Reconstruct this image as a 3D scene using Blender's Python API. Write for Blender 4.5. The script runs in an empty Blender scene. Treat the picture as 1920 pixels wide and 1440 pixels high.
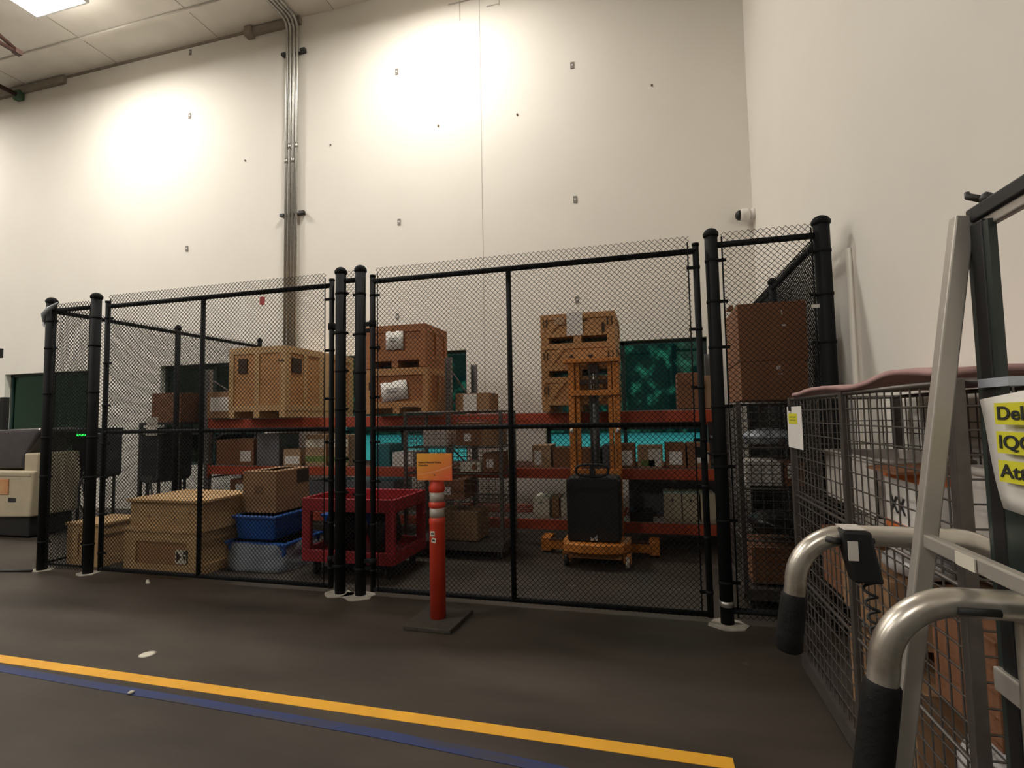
import bpy, math, random
import numpy as np
from mathutils import Vector, Matrix
random.seed(7)
S = bpy.context.scene
COL = S.collection
PI = math.pi

# ------------------------------------------------------------------ materials
MATS = {}
def mat(name, col, rough=.6, metal=0., var=.12, scale=6., stretch=(1,1,1), bump=0., spec=.5, col2=None, coat=0., detail=4., contrast=(.3,.7)):
    if name in MATS: return MATS[name]
    m = bpy.data.materials.new(name); m.use_nodes = True
    nt = m.node_tree; b = nt.nodes['Principled BSDF']
    b.inputs['Roughness'].default_value = rough
    b.inputs['Metallic'].default_value = metal
    b.inputs['Specular IOR Level'].default_value = spec
    if coat: b.inputs['Coat Weight'].default_value = coat
    c = Vector(col)
    tc = nt.nodes.new('ShaderNodeTexCoord'); mp = nt.nodes.new('ShaderNodeMapping')
    mp.inputs['Scale'].default_value = stretch
    nt.links.new(tc.outputs['Object'], mp.inputs['Vector'])
    n = nt.nodes.new('ShaderNodeTexNoise'); n.inputs['Scale'].default_value = scale; n.inputs['Detail'].default_value = detail
    nt.links.new(mp.outputs[0], n.inputs['Vector'])
    r = nt.nodes.new('ShaderNodeValToRGB')
    lo = Vector(col2) if col2 else c*(1-var); hi = c if col2 else c*(1+var)
    r.color_ramp.elements[0].position = contrast[0]; r.color_ramp.elements[0].color = (*lo, 1)
    r.color_ramp.elements[1].position = contrast[1]; r.color_ramp.elements[1].color = (*[min(1,v) for v in hi], 1)
    nt.links.new(n.outputs['Fac'], r.inputs[0]); nt.links.new(r.outputs[0], b.inputs['Base Color'])
    if bump:
        bp = nt.nodes.new('ShaderNodeBump'); bp.inputs['Strength'].default_value = bump; bp.inputs['Distance'].default_value = .01
        nt.links.new(n.outputs['Fac'], bp.inputs['Height']); nt.links.new(bp.outputs[0], b.inputs['Normal'])
    MATS[name] = m
    return m
def glow(name, col, st):
    m = bpy.data.materials.new(name); m.use_nodes = True
    b = m.node_tree.nodes['Principled BSDF']
    b.inputs['Base Color'].default_value = (*col, 1)
    b.inputs['Emission Color'].default_value = (*col, 1); b.inputs['Emission Strength'].default_value = st
    return m

WALL = mat('wall_paint', (.83,.795,.73), .75, var=.015, scale=1.2)
CEIL = mat('ceiling_paint', (.80,.76,.69), .8, var=.05, scale=2)
BLACKM = mat('black_fence_coating', (.006,.007,.008), .72, var=.2, spec=.2)
GALV = mat('galvanised_steel', (.50,.49,.46), .38, .85, var=.12, scale=20)
ZINC = mat('zinc_wire', (.135,.12,.11), .42, .6, var=.15, scale=20)
DARKST = mat('dark_steel', (.05,.048,.046), .5, .4, var=.2)
ALU = mat('aluminium_frame', (.47,.44,.40), .4, .45, var=.06, scale=12)
ALUT = mat('worn_aluminium_tube', (.62,.58,.52), .3, .75, scale=14, col2=(.30,.25,.19), contrast=(.28,.5), bump=.05)
RUB = mat('black_rubber', (.006,.0055,.0055), .75, bump=.3, scale=60, spec=.3)
BLKP = mat('black_plastic', (.009,.009,.010), .55, var=.2)
CHARC = mat('charcoal_enamel', (.055,.052,.058), .5, var=.12)
PLY = mat('plywood', (.56,.30,.12), .6, scale=5, stretch=(1,1,7), col2=(.42,.205,.075), bump=.05)
PINE = mat('pine_wood', (.60,.40,.20), .6, scale=4, stretch=(1,3,9), col2=(.47,.29,.13), bump=.05)
OLDPLY = mat('aged_orange_wood', (.43,.17,.055), .6, scale=5, stretch=(1,1,7), col2=(.31,.11,.035), bump=.05)
CARD = mat('cardboard', (.34,.195,.10), .8, var=.06, scale=3)
CARDD = mat('brown_cardboard', (.24,.105,.05), .8, var=.08, scale=3)
CARDL = mat('pale_cardboard', (.42,.27,.16), .8, var=.06, scale=3)
TAPE = mat('brown_tape', (.13,.065,.03), .35, var=.1)
PAPER = mat('white_paper', (.78,.75,.71), .8, var=.03, scale=8)
PAPERC = mat('cream_paper', (.66,.62,.52), .8, var=.05, scale=8)
YHI = mat('yellow_highlighter', (.72,.68,.03), .8, var=.03)
INK = mat('black_ink', (.02,.02,.02), .7, var=.01)
ORBEAM = mat('orange_rack_enamel', (.42,.065,.025), .5, var=.15, scale=8)
RACKG = mat('grey_rack_enamel', (.20,.19,.19), .5, var=.12)
YEL = mat('amber_truck_enamel', (.56,.20,.035), .42, var=.12, scale=9)
REDP = mat('red_plastic', (.33,.020,.028), .45, var=.12, scale=8)
BLUEP = mat('blue_plastic', (.012,.085,.36), .4, var=.12, scale=8)
ORP = mat('orange_post_plastic', (.62,.052,.024), .45, var=.08, scale=5)
REFL = mat('reflective_band', (.42,.38,.34), .35, var=.1, scale=30)
RUBM = mat('recycled_rubber', (.055,.045,.036), .85, var=.25, scale=25, bump=.4)
FILM = mat('clear_wrap', (.42,.46,.52), .18, var=.5, scale=9, bump=.8, spec=1.)
BAGW = mat('white_bag', (.62,.60,.60), .45, var=.12, scale=9, bump=.6)
BAGB = mat('black_bag', (.008,.008,.009), .35, bump=1., scale=22)
PINK = mat('pink_foam', (.47,.29,.28), .7, var=.08, scale=10)
CREAM = mat('cream_enamel', (.45,.39,.28), .4, var=.06)
GREYT = mat('grey_tote', (.13,.13,.145), .5, var=.1)
LGREY = mat('pale_grey_plastic', (.62,.58,.54), .5, var=.05)
GREENC = mat('green_carton_print', (.16,.24,.06), .7, var=.2, scale=12)
TEAL = mat('teal_plastic', (.02,.14,.16), .5, var=.1)
WOODE = mat('dark_stencil', (.045,.025,.014), .8)
REDT = mat('red_tag', (.36,.03,.03), .6)
BROWNST = mat('brown_primer_steel', (.045,.018,.013), .6, var=.15)
CONC = mat('concrete_footing', (.36,.33,.28), .9, var=.15, scale=15, bump=.3)
ORPRINT = mat('orange_print', (.75,.20,.05), .6, var=.05)
WINFR = mat('window_frame_green', (.02,.04,.036), .45)

# ------------------------------------------------------------------ geometry helper
class MB:
    def __init__(s): s.v=[]; s.f=[]; s.sm=[]
    def add(s, vs, fs, smooth=False):
        o=len(s.v); s.v += [tuple(v) for v in vs]; s.f += [tuple(i+o for i in f) for f in fs]; s.sm += [smooth]*len(fs); return s
    def box(s,x0,x1,y0,y1,z0,z1,M=None):
        x0,x1=min(x0,x1),max(x0,x1); y0,y1=min(y0,y1),max(y0,y1); z0,z1=min(z0,z1),max(z0,z1)
        v=[Vector(p) for p in ((x0,y0,z0),(x1,y0,z0),(x1,y1,z0),(x0,y1,z0),(x0,y0,z1),(x1,y0,z1),(x1,y1,z1),(x0,y1,z1))]
        if M: v=[M@p for p in v]
        return s.add(v,[(0,3,2,1),(4,5,6,7),(0,1,5,4),(1,2,6,5),(2,3,7,6),(3,0,4,7)])
    def hexa(s,bot,top):
        return s.add(list(bot)+list(top),[(0,3,2,1),(4,5,6,7),(0,1,5,4),(1,2,6,5),(2,3,7,6),(3,0,4,7)])
    def pipe(s,pts,r,n=10,caps=True,closed=False):
        pts=[Vector(p) for p in pts]; k=len(pts); rings=[]
        up=None
        for i,p in enumerate(pts):
            if closed: t=(pts[(i+1)%k]-pts[i-1]).normalized()
            else:
                a=pts[max(i-1,0)]; b=pts[min(i+1,k-1)]; t=(b-a).normalized()
            if up is None:
                up=Vector((0,0,1)) if abs(t.z)<.9 else Vector((1,0,0))
            u=(up-t*up.dot(t))
            if u.length<1e-5: u=Vector((0,1,0)).cross(t)
            u.normalize(); w=t.cross(u); up=u
            rr=r[i] if isinstance(r,(list,tuple)) else r
            rings.append([p+(u*math.cos(2*PI*j/n)+w*math.sin(2*PI*j/n))*rr for j in range(n)])
        vs=[q for R in rings for q in R]; fs=[]
        m=k if closed else k-1
        for i in range(m):
            a=i*n; b=((i+1)%k)*n
            for j in range(n): fs.append((a+j,a+(j+1)%n,b+(j+1)%n,b+j))
        s.add(vs,fs,True)
        if caps and not closed:
            o=len(s.v)-len(vs)
            s.f.append(tuple(o+j for j in reversed(range(n)))); s.sm.append(False)
            s.f.append(tuple(o+(k-1)*n+j for j in range(n))); s.sm.append(False)
        return s
    def lathe(s,prof,c=(0,0,0),n=20,axis='z'):
        vs=[]; k=len(prof)
        for r,h in prof:
            for j in range(n):
                a=2*PI*j/n; x,y=r*math.cos(a),r*math.sin(a)
                p={'z':(x,y,h),'x':(h,x,y),'y':(y,h,x)}[axis]
                vs.append((p[0]+c[0],p[1]+c[1],p[2]+c[2]))
        fs=[(i*n+j,i*n+(j+1)%n,(i+1)*n+(j+1)%n,(i+1)*n+j) for i in range(k-1) for j in range(n)]
        s.add(vs,fs,True)
        o=len(s.v)-len(vs)
        if prof[0][0]>1e-4: s.f.append(tuple(o+j for j in reversed(range(n)))); s.sm.append(False)
        if prof[-1][0]>1e-4: s.f.append(tuple(o+(k-1)*n+j for j in range(n))); s.sm.append(False)
        return s
    def prism(s,poly,a0,a1,axis='y'):
        n=len(poly)
        def P(p,a): return {'y':(p[0],a,p[1]),'x':(a,p[0],p[1]),'z':(p[0],p[1],a)}[axis]
        vs=[P(p,a0) for p in poly]+[P(p,a1) for p in poly]
        fs=[tuple(range(n)),tuple(reversed(range(n,2*n)))]+[(i,n+i,n+(i+1)%n,(i+1)%n) for i in range(n)]
        return s.add(vs,fs)
    def build(s,name,m,parent=None,label=None,bevel=0,loc=None,rot=None,subsurf=0,nseg=2):
        me=bpy.data.meshes.new(name); me.from_pydata(s.v,[],s.f); me.update()
        for p,k in zip(me.polygons,s.sm): p.use_smooth=k
        me.materials.append(m)
        import bmesh
        bm=bmesh.new(); bm.from_mesh(me); bmesh.ops.recalc_face_normals(bm,faces=bm.faces); bm.to_mesh(me); bm.free()
        o=bpy.data.objects.new(name,me); COL.objects.link(o)
        if parent: o.parent=parent
        if label: o['label']=label
        if loc: o.location=loc
        if rot: o.rotation_euler=rot
        if bevel:
            md=o.modifiers.new('bevel','BEVEL'); md.width=bevel; md.segments=nseg; md.limit_method='ANGLE'; md.angle_limit=.6
        if subsurf:
            md=o.modifiers.new('smooth','SUBSURF'); md.levels=subsurf; md.render_levels=subsurf
        return o
def tag(o,label,cat,group=None):
    o['label']=label; o['category']=cat
    if group: o['group']=group
    return o
def thing(name,label,cat,loc=(0,0,0),rotz=0,group=None):
    o=bpy.data.objects.new(name,None); COL.objects.link(o); o.empty_display_size=.1
    o.location=loc; o.rotation_euler=(0,0,rotz)
    return tag(o,label,cat,group)
def dup(root,loc,rotz=0,label=None,group=None):
    r=root.copy(); COL.objects.link(r); r.location=loc; r.rotation_euler=(0,0,rotz)
    if label: r['label']=label
    if group: r['group']=group
    for ch in list(root.children):
        c=ch.copy(); COL.objects.link(c); c.parent=r
        for g in list(ch.children):
            d=g.copy(); COL.objects.link(d); d.parent=c
    return r
def struct(name,mb,m,parent=None,**k):
    o=mb.build(name,m,parent,**k)
    if parent is None: o['kind']='structure'
    return o
def text(name,s,size,m,parent,M,bold=False):
    cu=bpy.data.curves.new(name,'FONT'); cu.body=s; cu.size=size; cu.extrude=.0004
    if bold: cu.offset=size*.018
    cu.align_x='LEFT'
    t=bpy.data.objects.new(name,cu); COL.objects.link(t)
    bpy.context.view_layer.update()
    me=bpy.data.meshes.new_from_object(t.evaluated_get(bpy.context.evaluated_depsgraph_get()))
    bpy.data.objects.remove(t); bpy.data.curves.remove(cu)
    me.name=name; me.materials.clear(); me.materials.append(m); me.transform(M)
    o=bpy.data.objects.new(name,me); COL.objects.link(o); o.parent=parent
    return o
FACE_Y = Matrix.Rotation(PI/2,4,'X')                      # text that faces -Y
def face_y(x,y,z): return Matrix.Translation((x,y,z))@FACE_Y
def face_negx(x,y,z):                                      # text that faces -X, reading towards -Y
    return Matrix.Translation((x,y,z))@Matrix.Rotation(-PI/2,4,'Z')@FACE_Y

# ------------------------------------------------------------------ the camera
F=974.; CX,CY=960.,720.; HC=1.55
def dcam(u,v): return Vector((u-CX,-(v-CY),-F))
X=-dcam(-2700,850); Yv=dcam(1222,777); X.normalize(); Yv.normalize()
Yv=(Yv-X*X.dot(Yv)).normalized(); Zv=X.cross(Yv)
cam=bpy.data.cameras.new('camera'); co=bpy.data.objects.new('camera',cam); COL.objects.link(co)
cam.sensor_width=36; cam.lens=F/1920*36; cam.clip_start=.05; cam.clip_end=300
co.matrix_world=Matrix.Translation((0,0,HC))@Matrix((X,Yv,Zv)).to_4x4()
S.camera=co

# ------------------------------------------------------------------ the room
WY=7.5; RX=1.42; CZ=8.64
XL,YF=-26.,-16.
flm=mat('sealed_concrete_floor',(.078,.063,.050),.55,scale=1.3,detail=9.,stretch=(.55,1.7,1),col2=(.036,.028,.022),contrast=(.32,.70),spec=.3,bump=.02)
nt=flm.node_tree                                            # pale chips and scuffs of the floor
b=nt.nodes['Principled BSDF']; rp=[n for n in nt.nodes if n.type=='VALTORGB'][0]
tc=[n for n in nt.nodes if n.type=='TEX_COORD'][0]
vo=nt.nodes.new('ShaderNodeTexVoronoi'); vo.inputs['Scale'].default_value=2.6; nt.links.new(tc.outputs['Object'],vo.inputs['Vector'])
cr=nt.nodes.new('ShaderNodeValToRGB'); cr.color_ramp.elements[0].position=.03; cr.color_ramp.elements[0].color=(1,1,1,1)
cr.color_ramp.elements[1].position=.07; cr.color_ramp.elements[1].color=(0,0,0,1)
nt.links.new(vo.outputs['Distance'],cr.inputs[0])
n2=nt.nodes.new('ShaderNodeTexNoise'); n2.inputs['Scale'].default_value=1.7; nt.links.new(tc.outputs['Object'],n2.inputs['Vector'])
c2=nt.nodes.new('ShaderNodeValToRGB'); c2.color_ramp.elements[0].position=.52; c2.color_ramp.elements[1].position=.6
nt.links.new(n2.outputs['Fac'],c2.inputs[0])
mu=nt.nodes.new('ShaderNodeMath'); mu.operation='MULTIPLY'; nt.links.new(cr.outputs[0],mu.inputs[0]); nt.links.new(c2.outputs[0],mu.inputs[1])
mx=nt.nodes.new('ShaderNodeMix'); mx.data_type='RGBA'; nt.links.new(mu.outputs[0],mx.inputs[0]); nt.links.new(rp.outputs[0],mx.inputs[6]); mx.inputs[7].default_value=(.17,.16,.145,1)
nt.links.new(mx.outputs[2],b.inputs['Base Color'])
floor=struct('floor',MB().box(XL,RX,YF,WY,-.2,0),flm)
def stripe(pts,w,name,m):
    vs=[];fs=[]
    for x,y in pts: vs+=[(x,y-w/2,0),(x,y+w/2,0),(x,y-w/2,.002),(x,y+w/2,.002)]
    for i in range(len(pts)-1):
        a=4*i;c=a+4; fs+=[(a+2,c+2,c+3,a+3),(a,a+2,a+3,a+1) if i==0 else (a,c,c+2,a+2),(a,c,c+2,a+2),(a+1,a+3,c+3,c+1)]
    e=4*(len(pts)-1); fs.append((e,e+1,e+3,e+2))
    return MB().add(vs,fs).build(name,m,floor)
YELP=mat('yellow_floor_paint',(.86,.43,.03),.5,var=.08,scale=4)
BLUP=mat('worn_blue_floor_paint',(.018,.034,.135),.6,scale=2.2,stretch=(1,6,1),col2=(.036,.034,.052),contrast=(.30,.52))
stripe([(-16,2.58),(.30,2.565)],.082,'yellow_stripe',YELP)
stripe([(-16,2.62),(-4.1,2.47),(-3.4,2.448),(-2.4,2.43),(-1.4,2.405),(-.65,2.36),(-.1,2.31),(.9,2.2)],.065,'blue_stripe',BLUP)
# wall with four window openings
WIN=[(-12.64,-10.38),(-8.66,-6.40),(-4.98,-2.72),(-1.50,.77)]
wz0,wz1=.80,2.60
wb=MB(); xs=XL-.3
for a,c in WIN:
    wb.box(xs,a,WY,WY+.3,0,CZ+.1); wb.box(a,c,WY,WY+.3,0,wz0); wb.box(a,c,WY,WY+.3,wz1,CZ+.1); xs=c
wb.box(xs,RX+.3,WY,WY+.3,0,CZ+.1)
struct('wall_back',wb,WALL)
struct('wall_right',MB().box(RX,RX+.3,YF,WY,0,CZ+.1),WALL)
struct('wall_left',MB().box(XL-.3,XL,YF,WY,0,CZ+.1),WALL)
struct('wall_front',MB().box(XL-.3,RX+.3,YF-.3,YF,0,CZ+.1),mat('far_wall_paint',(.30,.28,.25),.8,var=.05))
cl=struct('ceiling',MB().box(XL-.3,RX+.3,YF-.3,WY+.3,CZ,CZ+.2),CEIL)
jb=MB()
for x in np.arange(-22,1.3,2.42): jb.box(x-.004,x+.004,YF,WY,CZ-.006,CZ)
jb.build('panel_joint',mat('ceiling_joint_tone',(.42,.38,.33),.9),cl)  # thin strips in a darker tone than the ceiling paint
jb=MB()
for y in (6.8,4.4,2.,-.4): jb.box(XL,RX,y-.03,y+.03,CZ-.035,CZ)
jb.build('purlin',CEIL,cl)
# vertical wall joint and ledger angle under the ceiling
struct('trim_1',MB().box(-2.424,-2.416,WY-.003,WY,0,CZ-.35),mat('joint_sealant',(.42,.39,.34),.8))
lm=mat('ledger_steel',(.30,.26,.21),.6)
tr=struct('trim_2',MB().box(-11.25,-6.6,WY-.012,WY,CZ-.05,CZ),lm)
MB().box(-13.2,-11.25,WY-.07,WY,CZ-.16,CZ-.02).build('ledger_angle',lm,tr)
MB().box(-6.75,-5.7,WY-.08,WY,CZ-.14,CZ-.02).box(-6.82,-6.68,WY-.12,WY,CZ-.18,CZ-.01).build('ledger_angle',lm,tr)
struct('trim_3',MB().box(-2.95,-2.42,WY-.01,WY,CZ-.42,CZ-.40).box(-2.76,-2.745,WY-.008,WY,CZ-.72,CZ-.3).box(-2.1,-2.085,WY-.008,WY,CZ-.62,CZ-.3).box(-2.30,-2.1,WY-.008,WY,CZ-.60,CZ-.585),mat('patch_line',(.55,.51,.46),.8))

# tinted glass
gm=bpy.data.materials.new('tinted_glass'); gm.use_nodes=True; nt=gm.node_tree; nt.nodes.clear()
out=nt.nodes.new('ShaderNodeOutputMaterial'); mxs=nt.nodes.new('ShaderNodeMixShader'); tr_=nt.nodes.new('ShaderNodeBsdfTransparent'); gl=nt.nodes.new('ShaderNodeBsdfGlossy')
tr_.inputs['Color'].default_value=(.27,.62,.54,1); gl.inputs['Roughness'].default_value=.03; gl.inputs['Color'].default_value=(.55,.95,.75,1)
fr=nt.nodes.new('ShaderNodeFresnel'); fr.inputs['IOR'].default_value=1.7
nt.links.new(fr.outputs[0],mxs.inputs[0]); nt.links.new(tr_.outputs[0],mxs.inputs[1]); nt.links.new(gl.outputs[0],mxs.inputs[2]); nt.links.new(mxs.outputs[0],out.inputs[0])
for i,(a,c) in enumerate(WIN):
    y=WY+.10; f=MB()
    f.box(a,c,y,y+.06,wz1-.05,wz1).box(a,c,y,y+.06,wz0,wz0+.05).box(a,a+.05,y,y+.06,wz0,wz1).box(c-.05,c,y,y+.06,wz0,wz1)
    f.box((a+c)/2-.025,(a+c)/2+.025,y,y+.06,wz0,wz1).box(a,c,y,y+.06,1.34,1.38)
    w=struct('window_%d'%(i+1),f,WINFR)
    MB().box(a+.05,c-.05,y+.028,y+.032,wz0+.05,wz1-.05).build('glass_pane',gm,w)

# the yard outside the windows
yard=struct('ground_outside',MB().box(-70,50,WY+.3,90,-.35,-.15),mat('pale_yard_concrete',(.80,.74,.60),.8,var=.1,scale=.4))
LEAF=mat('leaves_and_painted_glints',(.34,.38,.20),.8,scale=.75,col2=(.010,.016,.007),contrast=(.52,.68),detail=7.)  # pale blobs in the leaf colour stand for reflections in the window glass
for k,(x0,x1,y0,h,l) in enumerate([(-60,-24.6,52,14,'dark green hedge seen through the leftmost window'),(-24,5.2,50,14,'dark green hedge seen through the two middle windows'),(6,40,46,14,'dark green hedge seen through the window behind the lift truck')]):
    mb=MB(); nx=int((x1-x0)/1.2); nz=8; vs=[]
    for i in range(nx+1):
        for j in range(nz+1):
            t=j/nz
            vs.append((x0+(x1-x0)*i/nx+random.uniform(-.3,.3), y0+random.uniform(-.8,.8)+t*1.2, -.2+t*h*(1+.15*math.sin(i*1.7+k))+random.uniform(-.2,.2)))
    vs2=[(x,y+4,z) for x,y,z in vs]; N=len(vs)
    for o,V in ((0,vs),(1,vs2)):
        mb.add(V,[(i*(nz+1)+j,(i+1)*(nz+1)+j,(i+1)*(nz+1)+j+1,i*(nz+1)+j+1) for i in range(nx) for j in range(nz)],True)
    mb.f+=[(i*(nz+1)+nz,(i+1)*(nz+1)+nz,N+(i+1)*(nz+1)+nz,N+i*(nz+1)+nz) for i in range(nx)]; mb.sm+=[True]*nx
    tag(mb.build('hedge',LEAF),l,'hedge')

# ------------------------------------------------------------------ lights
w=bpy.data.worlds.new('world'); S.world=w; w.use_nodes=True; nt=w.node_tree; bg=nt.nodes['Background']
sky=nt.nodes.new('ShaderNodeTexSky'); sky.sky_type='HOSEK_WILKIE'; sky.sun_direction=(.2,.6,.77); sky.turbidity=4
nt.links.new(sky.outputs[0],bg.inputs['Color']); bg.inputs['Strength'].default_value=11.
FIXM=mat('white_fixture_housing',(.7,.7,.68),.4)
LENS=glow('lit_lens',(1.,.97,.9),9.)
def fixture(x,y,z,P,label,sx=1.05,sy=.5,spread=180):
    t=thing('ceiling_light',label,'ceiling light',(x,y,z),0,'rectangular high-bay lights under the ceiling')
    MB().box(-sx/2-.04,sx/2+.04,-sy/2-.04,sy/2+.04,.012,.09).box(-.2,.2,-.12,.12,.09,.16).build('housing',FIXM,t,bevel=.01)
    MB().pipe([(-.4,0,.09),(-.4,0,CZ-z)],.006,6).pipe([(.4,0,.09),(.4,0,CZ-z)],.006,6).build('hanger',GALV,t)
    L=bpy.data.lights.new('lamp','AREA'); L.shape='RECTANGLE'; L.size=sx; L.size_y=sy; L.energy=P; L.color=(1.,.945,.86); L.spread=math.radians(spread)
    o=bpy.data.objects.new('lamp',L); COL.objects.link(o); o.parent=t; o.location=(0,0,.0)
    MB().box(-sx/2,sx/2,-sy/2,sy/2,.004,.011).build('lens',LENS,t,label='glowing lens')
    U=bpy.data.lights.new('uplight','AREA'); U.shape='RECTANGLE'; U.size=sx; U.size_y=sy; U.energy=P*.15; U.color=L.color
    u=bpy.data.objects.new('uplight',U); COL.objects.link(u); u.parent=t; u.location=(0,0,.17); u.rotation_euler=(PI,0,0)
    return t
PW=170
fixture(-9.0,5.62,8.25,PW,'bright rectangular ceiling light at the top left of the view')
fixture(-3.1,5.75,8.25,PW,'rectangular ceiling light above the middle of the fenced cage')
fixture(-15,5.75,8.25,PW,'rectangular ceiling light near the wall, far to the left')
fixture(-9.,-1.,8.25,305,'added unseen fill light over the aisle behind, nearer the fence')  # unseen fill, added to lift the right wall and camera-facing sides
fixture(-15.,-1.,8.25,305,'added unseen fill light over the aisle behind, farther left')  # second unseen fill, added so more light reaches the right wall
fixture(-4.,-8.,8.25,320,'added unseen fill light deep behind the view, nearer the right wall')  # unseen fill, added to brighten faces turned to the camera
fixture(-13.,-8.,8.25,320,'added unseen fill light deep behind the view, toward the left')  # added out of view as well, more fill for the dark fronts

# ------------------------------------------------------------------ chain-link fence
def fabric(w,h,p=.0212,r=.0036):
    """zigzag wires side by side, hooked together; panel in local XZ, lower left corner at the origin"""
    nw=max(1,int(round(w/p))); ns=int(round(h/p)); dx=w/nw; dz=h/ns
    V=[];Fc=[]
    tri=[(math.cos(a),math.sin(a)) for a in (PI/2,PI/2+2*PI/3,PI/2+4*PI/3)]
    k=np.arange(ns+1); z=k*dz; off=0
    for i in range(nw):
        right=((k+i)%2==0)
        x=i*dx+np.where(right,dx,0.)+np.where(right,r*.3,-r*.3)
        y=np.where(right,1,-1)*r*.8
        for (a,b_) in tri:
            V.append(np.stack([x+a*r*.9,y+b_*r,z+a*0],1))
        base=off; n=ns+1
        for j in range(3):
            a0=base+j*n+np.arange(ns); b0=base+((j+1)%3)*n+np.arange(ns)
            Fc.append(np.stack([a0,b0,b0+1,a0+1],1))
        off+=3*n
    return np.concatenate(V),np.concatenate(Fc)
def fabric_obj(w,h,parent,loc,rot=(0,0,0),clip=None):
    V,Fc=fabric(w,h)
    me=bpy.data.meshes.new('chain_link_mesh')
    me.vertices.add(len(V)); me.vertices.foreach_set('co',V.astype('f').ravel())
    me.loops.add(len(Fc)*4); me.loops.foreach_set('vertex_index',Fc.astype('i').ravel())
    me.polygons.add(len(Fc)); me.polygons.foreach_set('loop_start',np.arange(0,len(Fc)*4,4,dtype='i'))
    me.polygons.foreach_set('use_smooth',np.ones(len(Fc),dtype=bool))
    me.update(calc_edges=True); me.validate(); me.materials.append(BLACKM)
    o=bpy.data.objects.new('chain_link_mesh',me); COL.objects.link(o); o.parent=parent; o.location=loc; o.rotation_euler=rot
    return o
PH=2.93; RP=.048; RR=.024; FY=4.2
def post(parent,x,y=0,h=PH,r=RP,foot=True,lab=None):
    p=MB().pipe([(x,y,0),(x,y,h)],r,18).build('post',BLACKM,parent,label=lab)
    MB().lathe([(r+.004,h-.025),(r+.01,h-.015),(r+.01,h+.005),(r*.85,h+.03),(r*.4,h+.042),(0.001,h+.045)],(x,y,0),18).build('post_cap',BLACKM,p)
    return p
def footing(parent,x,y=0,r=.12):
    k=[(r*random.uniform(.8,1.15)*math.cos(a),r*.8*random.uniform(.85,1.15)*math.sin(a)) for a in np.linspace(0,2*PI,14,endpoint=False)]
    MB().prism([(x+a,y+b_) for a,b_ in k],0,.006,'z').build('concrete_footing',CONC,parent)
def band(g,x,z,d,y=0,r=RP):                    # a tension band with its bolt tab towards +x or -x
    mb=MB()
    mb.lathe([(r+.004,z-.012),(r+.005,z),(r+.004,z+.012)],(x,y,0),16)
    mb.box(x,x+d*(r+.055),y-.006,y+.006,z-.012,z+.012)
    mb.build('tension_band',BLACKM,g)
def bars(g,xs,y,zt,r=.006):
    for x in xs: MB().pipe([(x,y,.05),(x,y,zt)],r,6).build('tension_bar',BLACKM,g)
# left fixed section: corner post, short front panel and the side run back to the wall
XC=-6.40
f1=thing('chain_link_fence','black chain-link fence at the left end of the cage, running back to the wall','fence',(XC,FY,0),0,'fixed sections of the black chain-link cage')
post(f1,0); post(f1,.655); footing(f1,.655); footing(f1,0)
for y in (1.6,3.18): post(f1,0,y,PH-.04 if y<3 else PH,.035)
MB().pipe([(0,0,2.82),(.655,0,2.82)],RR).build('top_rail',BLACKM,f1)
MB().pipe([(0,0,2.82),(0,3.18,2.82)],RR).build('top_rail',BLACKM,f1)
MB().pipe([(0,0,.07),(.655,0,.07)],.012).pipe([(0,0,.07),(0,3.18,.07)],.012).build('bottom_wire',BLACKM,f1)
fabric_obj(.52,2.86,f1,(.07,-.02,.03)); fabric_obj(3.1,2.84,f1,(.02,.05,.03),(0,0,PI/2))
mb=MB()
for z in (.3,1.0,1.42,1.9,2.4,2.7): band(f1,0,z,1); band(f1,.655,z,-1)
bars(f1,(.075,.585),-.01,2.86)
mb=MB(); mb.pipe([(-.055,-.03,2.70),(-.03,-.062,2.77),(.04,-.055,2.84),(.13,-.03,2.90)],[.02,.022,.02,.006],8); mb.pipe([(-.055,-.03,2.72),(-.05,-.04,2.66),(-.01,-.06,2.63)],[.016,.01,.003],8)
mb.build('plastic_film_wrap',FILM,f1,label='pale plastic film tied round the post')
# middle section: two hinge posts with a narrow strip of mesh
f2=thing('chain_link_fence','narrow black chain-link strip between the two middle posts of the cage','fence',(-2.75,FY,0),0,'fixed sections of the black chain-link cage')
post(f2,0); post(f2,.205); footing(f2,0,-.02,.13); footing(f2,.205,-.03,.15)
MB().pipe([(0,0,2.84),(.205,0,2.84)],RR).build('top_rail',BLACKM,f2)
fabric_obj(.106,2.9,f2,(.05,-.01,.03))
mb=MB()
for z in (.25,.9,1.2,1.65,2.0,2.35,2.72): band(f2,0,z,.75); band(f2,.205,z-.02,-.75)
bars(f2,(.052,.156),-.006,2.84,.005)
# right section: latch post, short front panel, corner post and side run
XR0,XR1=.49,1.25
f3=thing('chain_link_fence','black chain-link fence at the right corner of the cage by the white wall','fence',(XR0,FY,0),0,'fixed sections of the black chain-link cage')
dx=XR1-XR0
post(f3,0); footing(f3,0,-.02,.14); post(f3,dx,0,PH+.01,.055)
for y in (1.6,3.2): post(f3,dx,y,PH-.04 if y<3 else PH,.035)
MB().pipe([(0,0,2.84),(dx,0,2.84)],RR).build('top_rail',BLACKM,f3)
MB().pipe([(dx,0,2.82),(dx,3.2,2.82)],RR).build('top_rail',BLACKM,f3)
MB().pipe([(0,0,.1),(dx,0,.1)],RR).pipe([(dx,0,.07),(dx,3.2,.07)],.012).build('bottom_rail',BLACKM,f3)
fabric_obj(.62,2.88,f3,(.07,-.02,.05)); fabric_obj(3.14,2.86,f3,(dx,.05,.03),(0,0,PI/2))
mb=MB()
for z in (.3,.75,1.15,1.6,2.05,2.4,2.72): band(f3,0,z,1); band(f3,dx,z,-.9,r=.055)
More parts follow.
